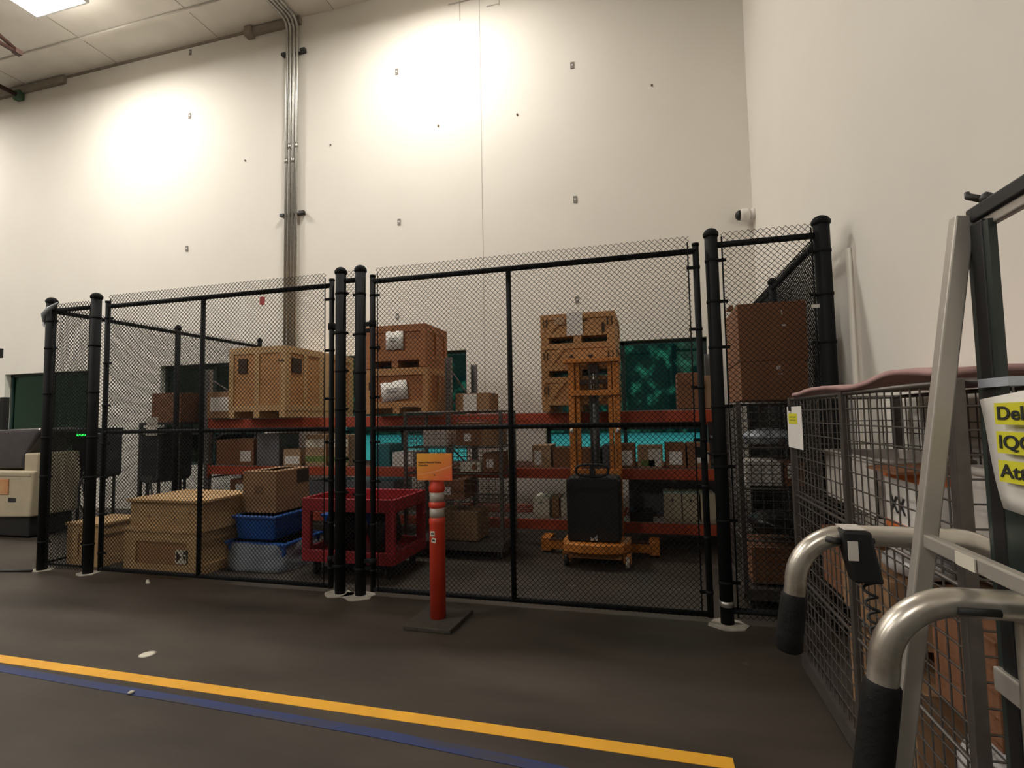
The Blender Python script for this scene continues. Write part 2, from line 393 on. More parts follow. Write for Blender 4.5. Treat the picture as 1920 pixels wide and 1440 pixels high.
bars(f3,(.075,.69),-.01,2.9)
MB().lathe([(.052,.13),(.053,.15),(.052,.17)],(0,0,0),18).build('steel_band',GALV,f3,label='silver band low on the post')
MB().box(dx-.10,dx-.045,-.03,-.024,2.30,2.325).build('clip',GALV,f3,label='silver clip')
# gates
def gate(label,x0,x1,hinge):
    g=thing('chain_link_gate',label,'gate',(x0,FY,0),0,'swing gates of the cage'); W=x1-x0; z0,z1=.06,2.84
    fr=MB().pipe([(0,0,z0-.02),(0,0,z1+.02)],RR).pipe([(W,0,z0-.02),(W,0,z1+.02)],RR).pipe([(0,0,z0),(W,0,z0)],RR*.9).pipe([(0,0,z1-.03),(W,0,z1-.03)],RR)
    fr.lathe([(RR+.003,z1+.01),(RR+.003,z1+.03),(.001,z1+.035)],(0,0,0)).lathe([(RR+.003,z1+.01),(RR+.003,z1+.03),(.001,z1+.035)],(W,0,0))
    fr.build('gate_frame',BLACKM,g)
    MB().pipe([(0,0,1.47),(W,0,1.47)],RR*.82).build('mid_rail',BLACKM,g)
    MB().pipe([(W*.46,0,z0),(W*.46,0,z1-.03)],RR*.95).build('centre_stile',BLACKM,g)
    fabric_obj(W-.10,2.88,g,(.05,-.026,.045))
    mb=MB()
    for z in (.22,.62,1.0,1.35,1.75,2.2,2.68): band(g,0,z,.9,r=RR); band(g,W,z,-.9,r=RR)
    bars(g,(.06,W-.06),-.02,2.88,.005)
    hx=W if hinge>0 else 0
    for z in (.30,2.42):
        hb=MB(); hb.lathe([(RR+.008,z-.03),(RR+.01,z),(RR+.008,z+.03)],(hx,0,0)); e=hx+hinge*.085
        hb.box(min(hx,e),max(hx,e),-.02,.02,z-.018,z+.018)
        hb.box(min(hx,e),max(hx,e),-.016,.016,z-.075,z-.045)
        hb.build('hinge',BLACKM,g)
    return g
g1=gate('left chain-link swing gate, black frame with a small red tag on its mesh',-5.58,-2.845,1)
g2=gate('right chain-link swing gate in front of the amber lift truck',-2.42,.375,-1)
mb=MB().pipe([(2.79,-.03,1.26),(2.87,-.055,1.24),(2.96,-.05,1.25)],.008,8).box(2.74,2.80,-.05,-.02,1.22,1.30); mb.build('latch_chain',BLACKM,g2)
tag(MB().prism([(-.03,-.04),(.025,-.05),(.03,.03),(-.028,.035)],-.004,0).build('red_tag',REDT,loc=(-3.59,FY-.030,2.72)),'small red tag tied near the top of the left gate mesh','tag')
MB().prism([(-.01,0),(.01,0),(.01,.06),(-.01,.06)],-.003,0).build('small_label',PAPERC,g1,loc=(.1,-.03,2.0))

# ------------------------------------------------------------------ wall fittings
A=[(-8.13,8.50,'above the left glow, just under the ceiling'),(-8.11,7.26,'high on the wall left of the conduits'),(-3.87,7.28,'high on the wall, first right of the conduits'),(-.97,6.81,'high on the wall right of the vertical joint'),
   (-8.11,4.74,'at middle height left of the conduits'),(-3.84,4.74,'at middle height between conduits and wall joint'),(-.98,4.745,'at middle height right of the vertical wall joint'),
   (-3.88,3.19,'just above the two stacked orange crates'),(-.99,3.24,'just above the tall crate stack')]
for x,z,l in A:
    t=MB().box(-.028,.028,-.012,0,-.05,.05).build('wall_anchor',mat('grey_anchor_plate',(.22,.20,.18),.6),loc=(x,WY,z),bevel=.004)
    tag(t,'small grey anchor plate '+l,'wall anchor','grey anchor plates in rows on the white back wall')
    MB().lathe([(.015,-.015),(.013,-.011)],(0,0,.0),10,'y').build('socket',PAPER,t)
for x,z,l in [(-5.115,6.227,'just right of the conduits'),(-3.141,6.234,'below the highest plates near the middle'),(-1.834,6.193,'right of the wall joint'),(.17,6.28,'toward the right corner, in a patched ring'),(-6.857,6.215,'left of the conduits')]:
    tag(MB().lathe([(.016,-.012),(.012,0)],(0,0,0),10,'y').build('wall_plug',mat('rust_plug',(.12,.08,.06),.7),loc=(x,WY,z)),'tiny dark plug in the white wall, '+l,'wall plug','dark plugs in the back wall')
# conduits
for i,l in enumerate(('leftmost','second from left','third from left','rightmost')):
    x=-5.955+i*.068; r=.024
    pts=[(x,WY-.055,1.62),(x,WY-.055,CZ-.28)]+[(x-.02*i*0,WY-.055-.16*(1-math.cos(a)),CZ-.28+.16*math.sin(a)+.06*math.sin(a)) for a in np.linspace(.2,PI/2,6)]+[(x,WY-1.4,CZ-.06),(x-.1,WY-3.,CZ-.06)]
    c=tag(MB().pipe(pts,r,12).build('conduit',GALV),'%s of the four vertical steel conduits on the white wall'%l,'conduit','steel conduits up the back wall')
    MB().pipe([(x,WY-.055,6.0+(i%2)*.25),(x,WY-.055,6.09+(i%2)*.25)],.03,12).build('coupling',GALV,c)
for z,l in ((7.98,'upper'),(5.09,'lower')):
    tag(MB().box(-6.06,-5.6,WY-.030,WY,z-.022,z+.022).box(-6.06,-5.98,WY-.09,WY-.03,z-.03,z+.02).box(-5.68,-5.58,WY-.09,WY-.03,z-.02,z+.03).build('strut_channel',DARKST,bevel=.004),l+' dark strut holding the conduits to the white wall','bracket','struts behind the conduits')
# security camera in the corner
t=thing('security_camera','white security camera with a dark lens high in the room corner','camera',(RX-.018,WY-.12,4.19))
MB().lathe([(.075,.02),(.075,-.02),(.05,-.04)],(0,0,0),18,'x').build('wall_plate',PAPER,t)
MB().lathe([(.07,-.04),(.085,-.07),(.085,-.13),(.07,-.16)],(0,0,0),20,'x').build('body',PAPER,t)
MB().lathe([(.07,-.16),(.062,-.19),(.04,-.215),(.001,-.225)],(0,0,0),20,'x').build('lens_dome',BLKP,t,label='dark glossy dome')
# white guard pipe on the right wall
tag(MB().pipe([(RX-.03,4.12,0),(RX-.03,4.12,2.7)],.022,10).box(RX-.012,RX,4.08,4.2,0,2.74).build('wall_pipe',WALL),'thin white painted pipe standing against the right wall','pipe')
# joists seen at the top left
t=thing('roof_joist','brown steel roof joist whose chords meet at the top left','joist',(-10.33,6.15,8.0))
MB().box(-.05,.05,-.10,.0,-.06,.02).pipe([(0,-.03,-.03),(0,-4.,-.03)],.035,8).build('bottom_chord',BROWNST,t)
MB().pipe([(0,-.05,0),(-.05,-1.6,.6)],.032,8).build('web_bar',BROWNST,t)
t=thing('roof_joist','brown steel roof joist with a greenish seat on the ledger at far left','joist',(-12.5,7.4,8.42))
MB().pipe([(0,0,0),(0,-5,0)],.045,8).build('top_chord',BROWNST,t)
MB().box(-.09,.09,-.02,.09,-.10,.1).build('bearing_seat',mat('green_primer',(.06,.12,.07),.6),t,bevel=.02,label='greenish bearing seat')

# ------------------------------------------------------------------ pallet rack
RY0,RY1=6.2,7.25
def upright(parent,x,y0=RY0,y1=RY1,h=2.33,mid=True):
    mb=MB()
    for y in (y0,y1):
        s=1 if y==y0 else -1
        mb.box(x-.04,x+.04,y-.002*s,y+.003*s,0,h).box(x-.04,x-.036,y,y+.06*s,0,h).box(x+.036,x+.04,y,y+.06*s,0,h)
    z=.25; k=0
    while z<h-.2:
        mb.box(x-.012,x+.012,y0+.01,y1-.01,z-.012,z+.012)
        a,b_=(y0+.03,y1-.03) if k%2==0 else (y1-.03,y0+.03)
        mb.pipe([(x,a,z),(x,b_,z+.45)],.012,6); z+=.5; k+=1
    u=mb.build('upright_frame',RACKG,parent)
    hb=MB(); z=.08
    while z<h-.05:
        hb.box(x-.022,x-.01,y0-.0035,y0-.001,z,z+.022).box(x+.01,x+.022,y0-.0035,y0-.001,z,z+.022); z+=.05
    hb.build('slots',INK,u)
    return u
rack=thing('pallet_rack','long grey pallet rack with orange beams along the back wall','pallet rack',(0,0,0))
RXS=(-6.28,-2.50,.74)
for x in RXS: upright(rack,x)
for a,c in zip(RXS[:-1],RXS[1:]):
    for z0,z1 in ((1.455,1.59),(.805,.925),(.20,.315)):
        for y in (RY0,RY1-.05):
            MB().box(a+.04,c-.04,y-.01,y+.04,z0,z1).box(a+.035,a+.06,y-.014,y+.02,z0-.05,z1+.03).box(c-.06,c-.035,y-.014,y+.02,z0-.05,z1+.03).build('beam',ORBEAM,rack,bevel=.004)
        n=3; w_=(c-a-.1)/n
        for i in range(n):
            d=MB(); x0=a+.05+i*w_
            for x in np.arange(x0+.02,x0+w_,.1): d.box(x-.003,x+.003,RY0-.005,RY1-.01,z1+.001,z1+.006)
            for y in np.arange(RY0+.01,RY1,.13): d.box(x0+.01,x0+w_-.01,y-.003,y+.003,z1+.003,z1+.009)
            d.build('wire_deck',GALV,rack)

# narrow shelf rack outside the cage, left of the fence
t=thing('storage_shelf','dark steel shelf holding brown boxes just outside the left fence','shelf',(-6.9,6.5,0))
for x in (-.36,.36):
    for y in (-.5,.7): MB().box(x-.02,x+.02,y-.02,y+.02,0,1.53).build('post',DARKST,t)
MB().box(-.38,.38,-.52,.72,1.53,1.565).build('shelf_board',DARKST,t)

# ------------------------------------------------------------------ boxes
def carton(name,label,x0,x1,y0,y1,z0,z1,m=CARD,group=None,tape=True,cat='box',paper=None,flap=True,rot=0):
    cx,cy=(x0+x1)/2,(y0+y1)/2
    t=thing(name,label,cat,(cx,cy,z0),rot,group); a,b_,h=(x1-x0)/2,(y1-y0)/2,z1-z0
    MB().box(-a,a,-b_,b_,0,h).build('body',m,t,bevel=.004)
    if tape: MB().box(-a-.0015,a+.0015,-.025,.025,h,h+.0015).box(-a-.002,-a,-.025,.025,h-.07,h).box(a,a+.002,-.025,.025,h-.07,h).build('tape',TAPE,t)
    if paper:
        px0,px1,pz0,pz1=paper
        MB().box(px0,px1,-b_-.003,-b_-.001,pz0,pz1).build('paper_label',PAPER,t,label='white paper label')
    return t
# wooden crate with battens
def crate(name,label,x0,x1,y0,y1,z0,z1,m,mb_,group=None,battens=3,skid=.08,stencil=None,grills=None,paper=None,side=2,diag=False,bw=.075):
    cx,cy=(x0+x1)/2,(y0+y1)/2; a,b_,h=(x1-x0)/2,(y1-y0)/2,z1-z0
    t=thing(name,label,'crate',(cx,cy,z0),0,group); s=skid
    MB().box(-a+.015,a-.015,-b_+.015,b_-.015,s,h-.012).build('panels',m,t,bevel=.003)
    MB().box(-a,a,-b_,b_,h-.014,h).build('lid',mb_,t,bevel=.003)
    mb=MB(); zt=h-.014
    for y,sg in ((-b_,1),(b_,-1)):
        ya,yb=(y,y+.018*sg)
        mb.box(-a,a,ya,yb,s,s+bw).box(-a,a,ya,yb,zt-bw,zt)
        for i in range(battens):
            x=-a+bw/2+(2*a-bw)*i/(battens-1); mb.box(x-bw/2,x+bw/2,ya,yb,s+bw,zt-bw)
    for x,sg in ((-a,1),(a,-1)):
        xa,xb=(x,x+.018*sg)
        mb.box(xa,xb,-b_+.018,b_-.018,s,s+bw).box(xa,xb,-b_+.018,b_-.018,zt-bw,zt)
        for i in range(side):
            y=-b_+.018+bw/2+(2*b_-.036-bw)*i/(side-1); mb.box(xa,xb,y-bw/2,y+bw/2,s+bw,zt-bw)
    mb.build('battens',mb_,t,bevel=.002)
    if diag:
        MB().prism([(-a+bw,s+bw),(-a+bw+.07,s+bw),(-a*.35,zt-bw),(-a*.35-.07,zt-bw)],-b_-.002,-b_+.016).build('diagonal_brace',mb_,t)
    if s>.02:
        k=MB()
        for x in (-a+.05,0,a-.05): k.box(x-.045,x+.045,-b_,b_,0,s)
        k.build('skids',mb_,t,bevel=.003)
    if grills:
        for (gx0,gx1,gz0,gz1,onside) in grills:
            g=MB()
            for q in (0,1):
                za=gz0+(gz1-gz0)*(.52 if q else 0); zb=gz0+(gz1-gz0)*(1 if q else .48)
                if onside: g.box(a-.012,a+.002,gx0,gx1,za,zb)
                else: g.box(gx0,gx1,-b_-.002,-b_+.012,za,zb)
            g.build('vent',WOODE,t,label='dark slotted vent')
    if stencil:
        g=MB()
        for (sx,sz,w_,h_) in stencil: g.box(sx,sx+w_,-b_-.0015,-b_+.004,sz,sz+h_)
        g.build('stencil_mark',WOODE,t)
    if paper:
        for (px0,px1,pz0,pz1,tilt) in paper:
            c_=((px0+px1)/2,(pz0+pz1)/2); w2,h2=(px1-px0)/2,(pz1-pz0)/2
            q=MB(); nx=5; vs=[]
            for i in range(nx+1):
                for j in (0,1): vs.append((-w2+2*w2*i/nx,-.004-.006*math.sin(i*1.9),(-h2 if j==0 else h2)+.008*math.sin(i*2.3)))
            q.add(vs,[(2*i,2*i+2,2*i+3,2*i+1) for i in range(nx)],True)
            o=q.build('paper_sheet',PAPER,t,loc=(c_[0],-b_-.004,c_[1]),rot=(0,tilt,0),label='white paper sheet pinned to the front')
            md=o.modifiers.new('thick','SOLIDIFY'); md.thickness=.001
            MB().box(-w2*.6,w2*.2,-.0125,-.012,-h2*.1,h2*.05).box(-w2*.6,w2*.4,-.0125,-.012,h2*.2,h2*.3).build('print_lines',mat('grey_print',(.35,.34,.33),.8),o)
    return t
TZ=1.60
crate('wooden_crate','large pale plywood crate with dark vents on the upper rack level',-5.52,-4.62,5.8,6.62,TZ,2.55,PLY,PINE,grills=[(-.30,-.16,.60,.80,False),(-.28,-.08,.60,.80,True)],skid=.09,stencil=[(.33,.74,.03,.02),(.38,.735,.05,.025)],side=3)
crate('wooden_crate','plywood crate directly behind the large vented crate on the rack',-5.5,-4.62,6.66,7.42,TZ,2.55,PLY,PINE,skid=.09,side=3)
crate('wooden_crate','lower of the two orange-brown crates on the rack, paper sheet tilted on its front',-3.50,-2.63,5.88,6.62,1.62,2.185,OLDPLY,PLY,skid=.07,paper=[(-.20,.16,.16,.40,-.13)],diag=False,stencil=[(.08,.06,.2,.02),(-.38,.30,.02,.1)],side=3,battens=2)
crate('wooden_crate','upper of the two orange-brown crates on the rack, square white sheet on its front',-3.50,-2.66,5.88,6.58,2.19,2.73,OLDPLY,OLDPLY,skid=.09,paper=[(-.12,.12,.23,.46,0)],stencil=[(-.25,.22,.02,.1)],side=3,battens=2)
# tall stack of three crates
zs=[(1.60,2.0),(2.0,2.39),(2.39,2.735)]
lb=['bottom crate of the tall stack behind the amber lift truck','middle crate of the tall stack, with black stencil marks','top crate of the tall stack, with a white sheet hanging over its front']
for i,(a,c) in enumerate(zs):
    cr_=crate('wooden_crate',lb[i],-1.225,-.36,5.93,6.80,a,c,PLY,PLY,'three crates stacked on the rack behind the lift truck',skid=.075,battens=2,diag=True,bw=.05,
      stencil=[(-.40,.20,.012,.09),(-.36,.20,.012,.09),(.34,.18,.014,.10),(.39,.18,.014,.10)]+([(-.1,.22,.05,.02),(-.08,.24,.02,.015),(.12,.22,.05,.025),(.14,.20,.01,.03)] if i<2 else [(.28,.1,.03,.12),(.05,.25,.07,.012)]))
    if i==2: MB().box(-.12,.065,-.443,-.438,.085,.35).box(-.12,.065,-.443,-.35,.347,.352).build('hanging_sheet',PAPER,cr_,label='white sheet hanging over the front'); MB().box(-.27,-.14,-.443,-.439,.22,.31).build('pasted_label',CARDL,cr_)
carton('cardboard_box','small cardboard box with a white label right of the orange-brown crates on the rack',-2.40,-1.95,6.2,6.6,1.61,1.86,CARD,paper=(-.12,.06,.02,.24))
carton('cardboard_box','tall brown box at the right end of the upper rack level',.30,.56,6.25,6.7,1.61,2.02,CARDD,tape=False)
carton('cardboard_box','pale box on top at the far right end of the rack',.575,.695,6.3,6.7,1.61,1.98,CARDL,tape=False)
carton('cardboard_box','dark brown box at the left end outside the cage, on the steel shelf',-7.05,-6.52,5.98,6.35,1.565,1.99,CARDD,tape=False)
carton('cardboard_box','brown box with a wide white label, left of the large vented crate',-6.18,-5.66,6.1,6.6,1.61,1.99,CARD,paper=(-.2,.22,.10,.30),tape=False)
o=tag(MB().prism([(-.10,-.14),(.10,-.14),(.12,.12),(-.08,.12)],-.002,0).build('paper_notice',PAPERC,loc=(-6.93,5.88,1.52)),'pale notice hanging below the brown box outside the left fence','notice')

# mid level cartons
random.seed(3)
mid=[(-1.42,-1.19,1.20,CARDL,'printed carton at the left end of the middle level, right bay'),(-1.16,-.93,1.17,CARDD,'brown carton left of the lift truck mast on the middle level'),(-.90,-.60,1.16,CARDD,'dark carton seen through the lift truck mast, left half'),(-.57,-.42,1.20,GREYT,'grey tub seen through the lift truck mast, right half'),
 (-.38,-.20,1.21,CARDD,'carton just right of the lift truck mast on the middle level'),(-.17,.11,1.185,CARDL,'pale carton with green print on the middle level'),(.14,.36,1.215,CARDD,'brown carton with a torn white label on the middle level'),(.38,.62,1.215,CARDD,'brown carton with a square white label at the right end of the middle level')]
for i,(a,c,h,m,l) in enumerate(mid):
    t=carton('cardboard_box',l,a,c,6.22,6.6,.935,h,m,'cartons on the middle level of the rack',tape=False,paper={0:(-.09,.0,.03,.2),4:(-.06,.06,.03,.2),6:(-.07,.07,.04,.19),7:(-.02,.10,.06,.19),5:(-.02,.12,.02,.22)}.get(i))
    if i==5: MB().box(-.1,.05,-.193,-.19,.02,.09).build('green_print',GREENC,t)
left=[(-5.42,-5.05,1.38,GREYT,'grey bin left of the pale cartons on the middle level, left bay'),(-4.98,-4.70,1.16,CARDL,'low pale carton on the middle level, left bay'),(-4.62,-4.30,1.36,CARDL,'white carton with a green band behind the left gate'),(-4.26,-3.95,1.35,CARDL,'white carton beside the two middle posts on the rack'),(-3.60,-3.34,1.22,TEAL,'teal tub on the middle rack level right of the middle posts'),(-3.30,-3.0,1.12,LGREY,'white bin behind the red cart on the middle level')]
for i,(a,c,h,m,l) in enumerate(left):
    t=carton('cardboard_box' if m is CARDL else 'plastic_bin',l,a,c,6.22,6.65,.935,h,m,'cartons on the middle level of the rack',tape=False,cat='box' if m is CARDL else 'bin',paper=(-.11,.12,.02,.13) if i in (1,) else None)
    if i in (2,3): MB().box(-.16,.155,-.218,-.2155,.05,.13).build('green_print',GREENC,t); MB().box(-.155,.15,-.218,-.2155,.25,.36).build('pale_panel',PAPERC,t)
# lower level
low=[(-1.42,-1.22,.575,PAPERC,'white bin at the left end of the lowest rack level'),(-1.08,-.90,.575,PAPERC,'white bin next to the black lift truck body on the lowest level'),(.10,.295,.655,CREAM,'left of the two cream bins at the right end of the lowest level'),(.305,.48,.655,CREAM,'right of the two cream bins at the right end of the lowest level'),(.50,.66,.65,CREAM,'cream bin half hidden behind the right gate post')]
for a,c,h,m,l in low:
    t=thing('storage_bin',l,'bin',((a+c)/2,6.4,.325),0,'pale bins on the lowest level of the rack'); hw=(c-a)/2; H=h-.325
    MB().box(-hw,hw,-.19,.19,0,H).build('body',m,t,bevel=.006)
    MB().box(-.012,.012,-.193,-.189,H*.72,H*.80).build('finger_hole',INK,t)
carton('cardboard_box','brown box between the two white bins on the lowest level',-1.20,-1.11,6.25,6.6,.325,.57,CARD,tape=False)
carton('storage_tote','large dark grey tote behind the cream bins',-.30,.72,6.62,7.1,.325,.79,GREYT,tape=False,cat='tote')
carton('storage_tote','low black tray with a silver edge on the lowest rack level',-.28,-.02,6.2,6.5,.325,.44,BLKP,tape=False,cat='tray')
carton('storage_tote','grey tote low behind the red cart',-4.6,-4.1,6.25,6.8,.325,.72,GREYT,tape=False,cat='tote')
carton('storage_tote','grey tote low behind the two middle posts',-4.0,-3.3,6.25,6.8,.325,.74,GREYT,tape=False,cat='tote')
carton('cardboard_box','brown box with a white label low in the left rack bay',-5.9,-5.3,6.25,6.8,.325,.73,CARDD,tape=False,paper=(-.2,.0,.2,.34))
carton('cardboard_box','brown box with a slanted white label in the left bay, middle level',-6.15,-5.5,6.25,6.8,.935,1.30,CARDD,tape=False,paper=(.1,.28,.05,.2))

# ------------------------------------------------------------------ electric stacker truck
t=thing('lift_truck','amber walkie lift truck with a tall mast and black body inside the cage','lift truck',(-.61,5.7,0))
mb=MB()
for s in (-1,1):
    x=s*.245; mb.box(x-.035,x+.035,.10,.19,.12,2.17); mb.box(x-s*.02-.012,x-s*.02+.012,.09,.10,.12,2.17)
mb.build('outer_mast',YEL,t,bevel=.004)
mb=MB()
for s in (-1,1): x=s*.178; mb.box(x-.022,x+.022,.11,.18,.2,2.15)
mb.build('inner_mast',YEL,t,bevel=.003)
MB().box(-.33,.30,.075,.20,2.14,2.185).build('top_crossbar',YEL,t,bevel=.006)
MB().box(-.26,.28,.07,.10,1.77,1.83).build('upper_crossbar',YEL,t,bevel=.004)
MB().box(-.21,.21,.12,.15,1.90,1.95).build('carriage_bar',BROWNST,t,bevel=.004)
MB().box(-.27,.27,.06,.12,.88,.96).build('lower_crossbar',YEL,t,bevel=.004)
MB().pipe([(0,.14,.25),(0,.14,1.75)],.045,14).build('lift_cylinder',DARKST,t)
MB().pipe([(0,.14,1.75),(0,.14,2.12)],.018,10).pipe([(-.03,.12,1.3),(-.03,.12,2.0)],.007,6).build('piston_rod',GALV,t)
MB().box(-.05,-.03,.10,.13,.95,2.10).box(.03,.05,.10,.13,.95,2.10).build('lift_chain',DARKST,t)
MB().box(-.06,.06,.11,.16,2.02,2.13).build('chain_sheave',BROWNST,t,bevel=.01)
MB().prism([(-.27,.26),(.27,.26),(.275,.88),(.24,.915),(-.24,.915),(-.275,.88)],-.28,.06).build('power_unit',BLKP,t,bevel=.02,label='black power unit cover')
MB().box(-.03,-.024,-.284,-.28,.275,.31).box(-.024,-.012,-.284,-.28,.275,.28).box(-.012,-.006,-.284,-.28,.275,.30).box(.01,.016,-.284,-.28,.275,.31).box(.016,.028,-.284,-.28,.275,.281).box(.028,.034,-.284,-.28,.275,.33).build('white_marking',PAPER,t)
MB().prism([(-.33,-.20),(-.30,-.33),(-.12,-.39),(.12,-.39),(.30,-.33),(.36,-.20),(.36,.06),(-.33,.06)],.165,.255,'z').build('bumper',YEL,t,bevel=.01)
MB().prism([(-.30,-.18),(-.27,-.27),(.27,-.27),(.30,-.18),(.30,.06),(-.30,.06)],.09,.165,'z').build('chassis',mat('dark_amber',(.30,.12,.03),.5),t)
for s in (-1,1):
    MB().box(s*.60-.06,s*.60+.05,.22,.47,.02,.17).build('support_leg',YEL,t,bevel=.008)
MB().box(-.56,.56,.20,.30,.05,.15).build('cross_beam',YEL,t,bevel=.006)
MB().box(-.56,.55,.19,.31,.15,.155).build('top_plate',BROWNST,t)
for s in (-1,1):
    c=MB().lathe([(.055,-.02),(.06,-.012),(.06,.012),(.055,.02)],(s*.31+.02,-.23,.06),18,'x').build('caster',mat('pale_wheel',(.5,.45,.38),.5) if s>0 else BLKP,t)
    MB().box(s*.31-.012,s*.31+.052,-.24,-.22,.05,.15).box(s*.31-.02,s*.31-.012,-.26,-.2,.05,.16).box(s*.31+.052,s*.31+.06,-.26,-.2,.05,.16).build('caster_fork',YEL,c)
MB().pipe([(0,-.20,.9),(0,-.25,1.0)],.03,10).build('tiller_stem',BLKP,t)
pts=[(.17*math.cos(a)*(1 if abs(math.cos(a))<.6 else 1),-.28,.985+.062*math.sin(a)) for a in np.linspace(0,2*PI,28,endpoint=False)]
pts=[(math.copysign(abs(math.cos(a))**.6,math.cos(a))*.165,-.28,.985+math.copysign(abs(math.sin(a))**.7,math.sin(a))*.06) for a in np.linspace(0,2*PI,32,endpoint=False)]
MB().pipe(pts,.013,8,closed=True).box(-.022,.022,-.30,-.25,.92,1.05).build('tiller_handle',BLKP,t)
for s in (-1,1): MB().lathe([(.018,0),(.022,.03),(.012,.05)],(s*.25,.07,1.36),10).build('warning_lens',LGREY,t)
for s in (-1,1): MB().box(s*.17-.05,s*.17+.05,.19,.22,.02,.9).box(s*.17-.05,s*.17+.05,.19,.46,.02,.05).build('fork',DARKST,t,bevel=.005)

# ------------------------------------------------------------------ wire-mesh roll carts
def grid(mb,u0,u1,z0,z1,fixed,ax,pu=.065,pz=.065,r=.0032,rail=True):
    nu=max(1,round((u1-u0)/pu)); nz=max(1,round((z1-z0)/pz))
    P=(lambda u,z:(u,fixed,z)) if ax=='x' else (lambda u,z:(fixed,u,z))
    for i in range(nu+1):
        u=u0+(u1-u0)*i/nu; mb.pipe([P(u,z0),P(u,z1)],r,5,False)
    for j in range(nz+1):
        z=z0+(z1-z0)*j/nz; mb.pipe([P(u0,z),P(u1,z)],r,5,False)
def wire_cart(label,x0,x1,y0,y1,h=1.64,zb=.16,shelves=(1.05,),midposts=0,group=None,pu=.065,pz=.065,r=.0032,pm=ZINC):
    cx,cy=(x0+x1)/2,(y0+y1)/2; a,b_=(x1-x0)/2,(y1-y0)/2
    t=thing('wire_cart',label,'cart',(cx,cy,0),0,group)
    for sx in (-1,1):
        for sy in (-1,1): MB().box(sx*a-.018,sx*a+.018,sy*b_-.018,sy*b_+.018,zb-.03,h).build('post',pm,t,bevel=.003)
    MB().box(-a,a,-b_,b_,zb-.03,zb).box(-a-.02,-a+.02,-b_,b_,zb-.07,zb+.01).box(a-.02,a+.02,-b_,b_,zb-.07,zb+.01).box(-a,a,-b_-.02,-b_+.02,zb-.07,zb+.01).box(-a,a,b_-.02,b_+.02,zb-.07,zb+.01).build('base_frame',pm,t)
    mb=MB(); mb.pipe([(-a,-b_,h-.01),(a,-b_,h-.01),(a,b_,h-.01),(-a,b_,h-.01)],.010,8,closed=True); mb.build('top_rim',pm,t)
    for nm,ax,u0,u1,fx in (('x','x',-a,a,-b_),('x','x',-a,a,b_),('y','y',-b_,b_,-a),('y','y',-b_,b_,a)):
        g=MB(); grid(g,u0,u1,zb,h-.01,fx,ax,pu,pz,r); g.build('wire_panel',pm,t)
    for k in range(midposts):
        y=-b_+(2*b_)*(k+1)/(midposts+1)
        for sx in (-1,1): MB().box(sx*a-.014,sx*a+.014,y-.02,y+.02,zb,h).build('centre_post',pm,t)
    for z in shelves:
        s=MB(); s.pipe([(-a,-b_,z),(a,-b_,z),(a,b_,z),(-a,b_,z)],.008,8,closed=True)
        for q in np.arange(-a+.04,a,.05): s.pipe([(q,-b_,z),(q,b_,z)],.003,5,False)
        s.build('shelf',pm,t)
    for sx in (-1,1):
        for sy in (-1,1):
            x,y=sx*(a-.05),sy*(b_-.07)
            c=MB().lathe([(.04,-.014),(.046,-.008),(.046,.008),(.04,.014)],(x,y,.046),16,'x').build('caster',BLKP,t)
            MB().box(x-.022,x-.016,y-.02,y+.02,.03,.10).box(x+.016,x+.022,y-.02,y+.02,.03,.10).box(x-.025,x+.025,y-.03,y+.03,.095,.105).build('caster_fork',GALV,c)
    return t
wire_cart('wire mesh cart in the middle of the cage, behind the orange sign post',-2.74,-1.60,5.48,6.06,1.63,.17,(1.22,.93,.62),0,pu=.07,pz=.05,r=.0026)
wire_cart('wire mesh cart inside the right corner of the cage, under two big brown boxes',.67,1.19,4.47,5.22,1.63,.17,(1.27,.95,.55),0,pu=.07,pz=.07)
wire_cart('long wire mesh cart parked against the right wall outside the cage, pink foam on top',.82,1.36,1.72,3.47,1.635,.14,(1.055,.58),1,pu=.0655,pz=.068)
# contents of the middle cart
items=[(-2.55,-2.25,1.235,1.42,LGREY,'white tub on the top shelf of the middle wire cart, left side'),(-2.15,-1.85,1.235,1.5,CARDD,'brown carton on the top shelf of the middle wire cart'),(-1.85,-1.66,1.235,1.45,CARD,'small carton at the right end of the top shelf in the middle wire cart'),
 (-2.62,-2.35,.945,1.13,LGREY,'white carton with torn flap on the second shelf of the middle wire cart'),(-2.10,-1.86,.945,1.05,PAPERC,'pale box with a round brown mark in the middle wire cart'),(-1.83,-1.65,.945,1.15,CARDD,'brown carton beside the pale box in the middle wire cart'),
 (-2.45,-2.05,.635,.85,CARDD,'wide brown carton on the third shelf of the middle wire cart'),(-2.4,-1.9,.185,.50,CARD,'carton lying in the bottom of the middle wire cart')]
for a,c,z0,z1,m,l in items:
    o=carton('cardboard_box',l,a,c,5.55,5.95,z0,z1,m,'goods inside the middle wire cart',tape=False,paper=(-.05,.03,.05,.14) if m in (CARDD,) else None)
    if m is PAPERC: MB().lathe([(.035,-.2025),(.035,-.2)],(.05,0,.055),16,'y').build('round_mark',CARDD,o)
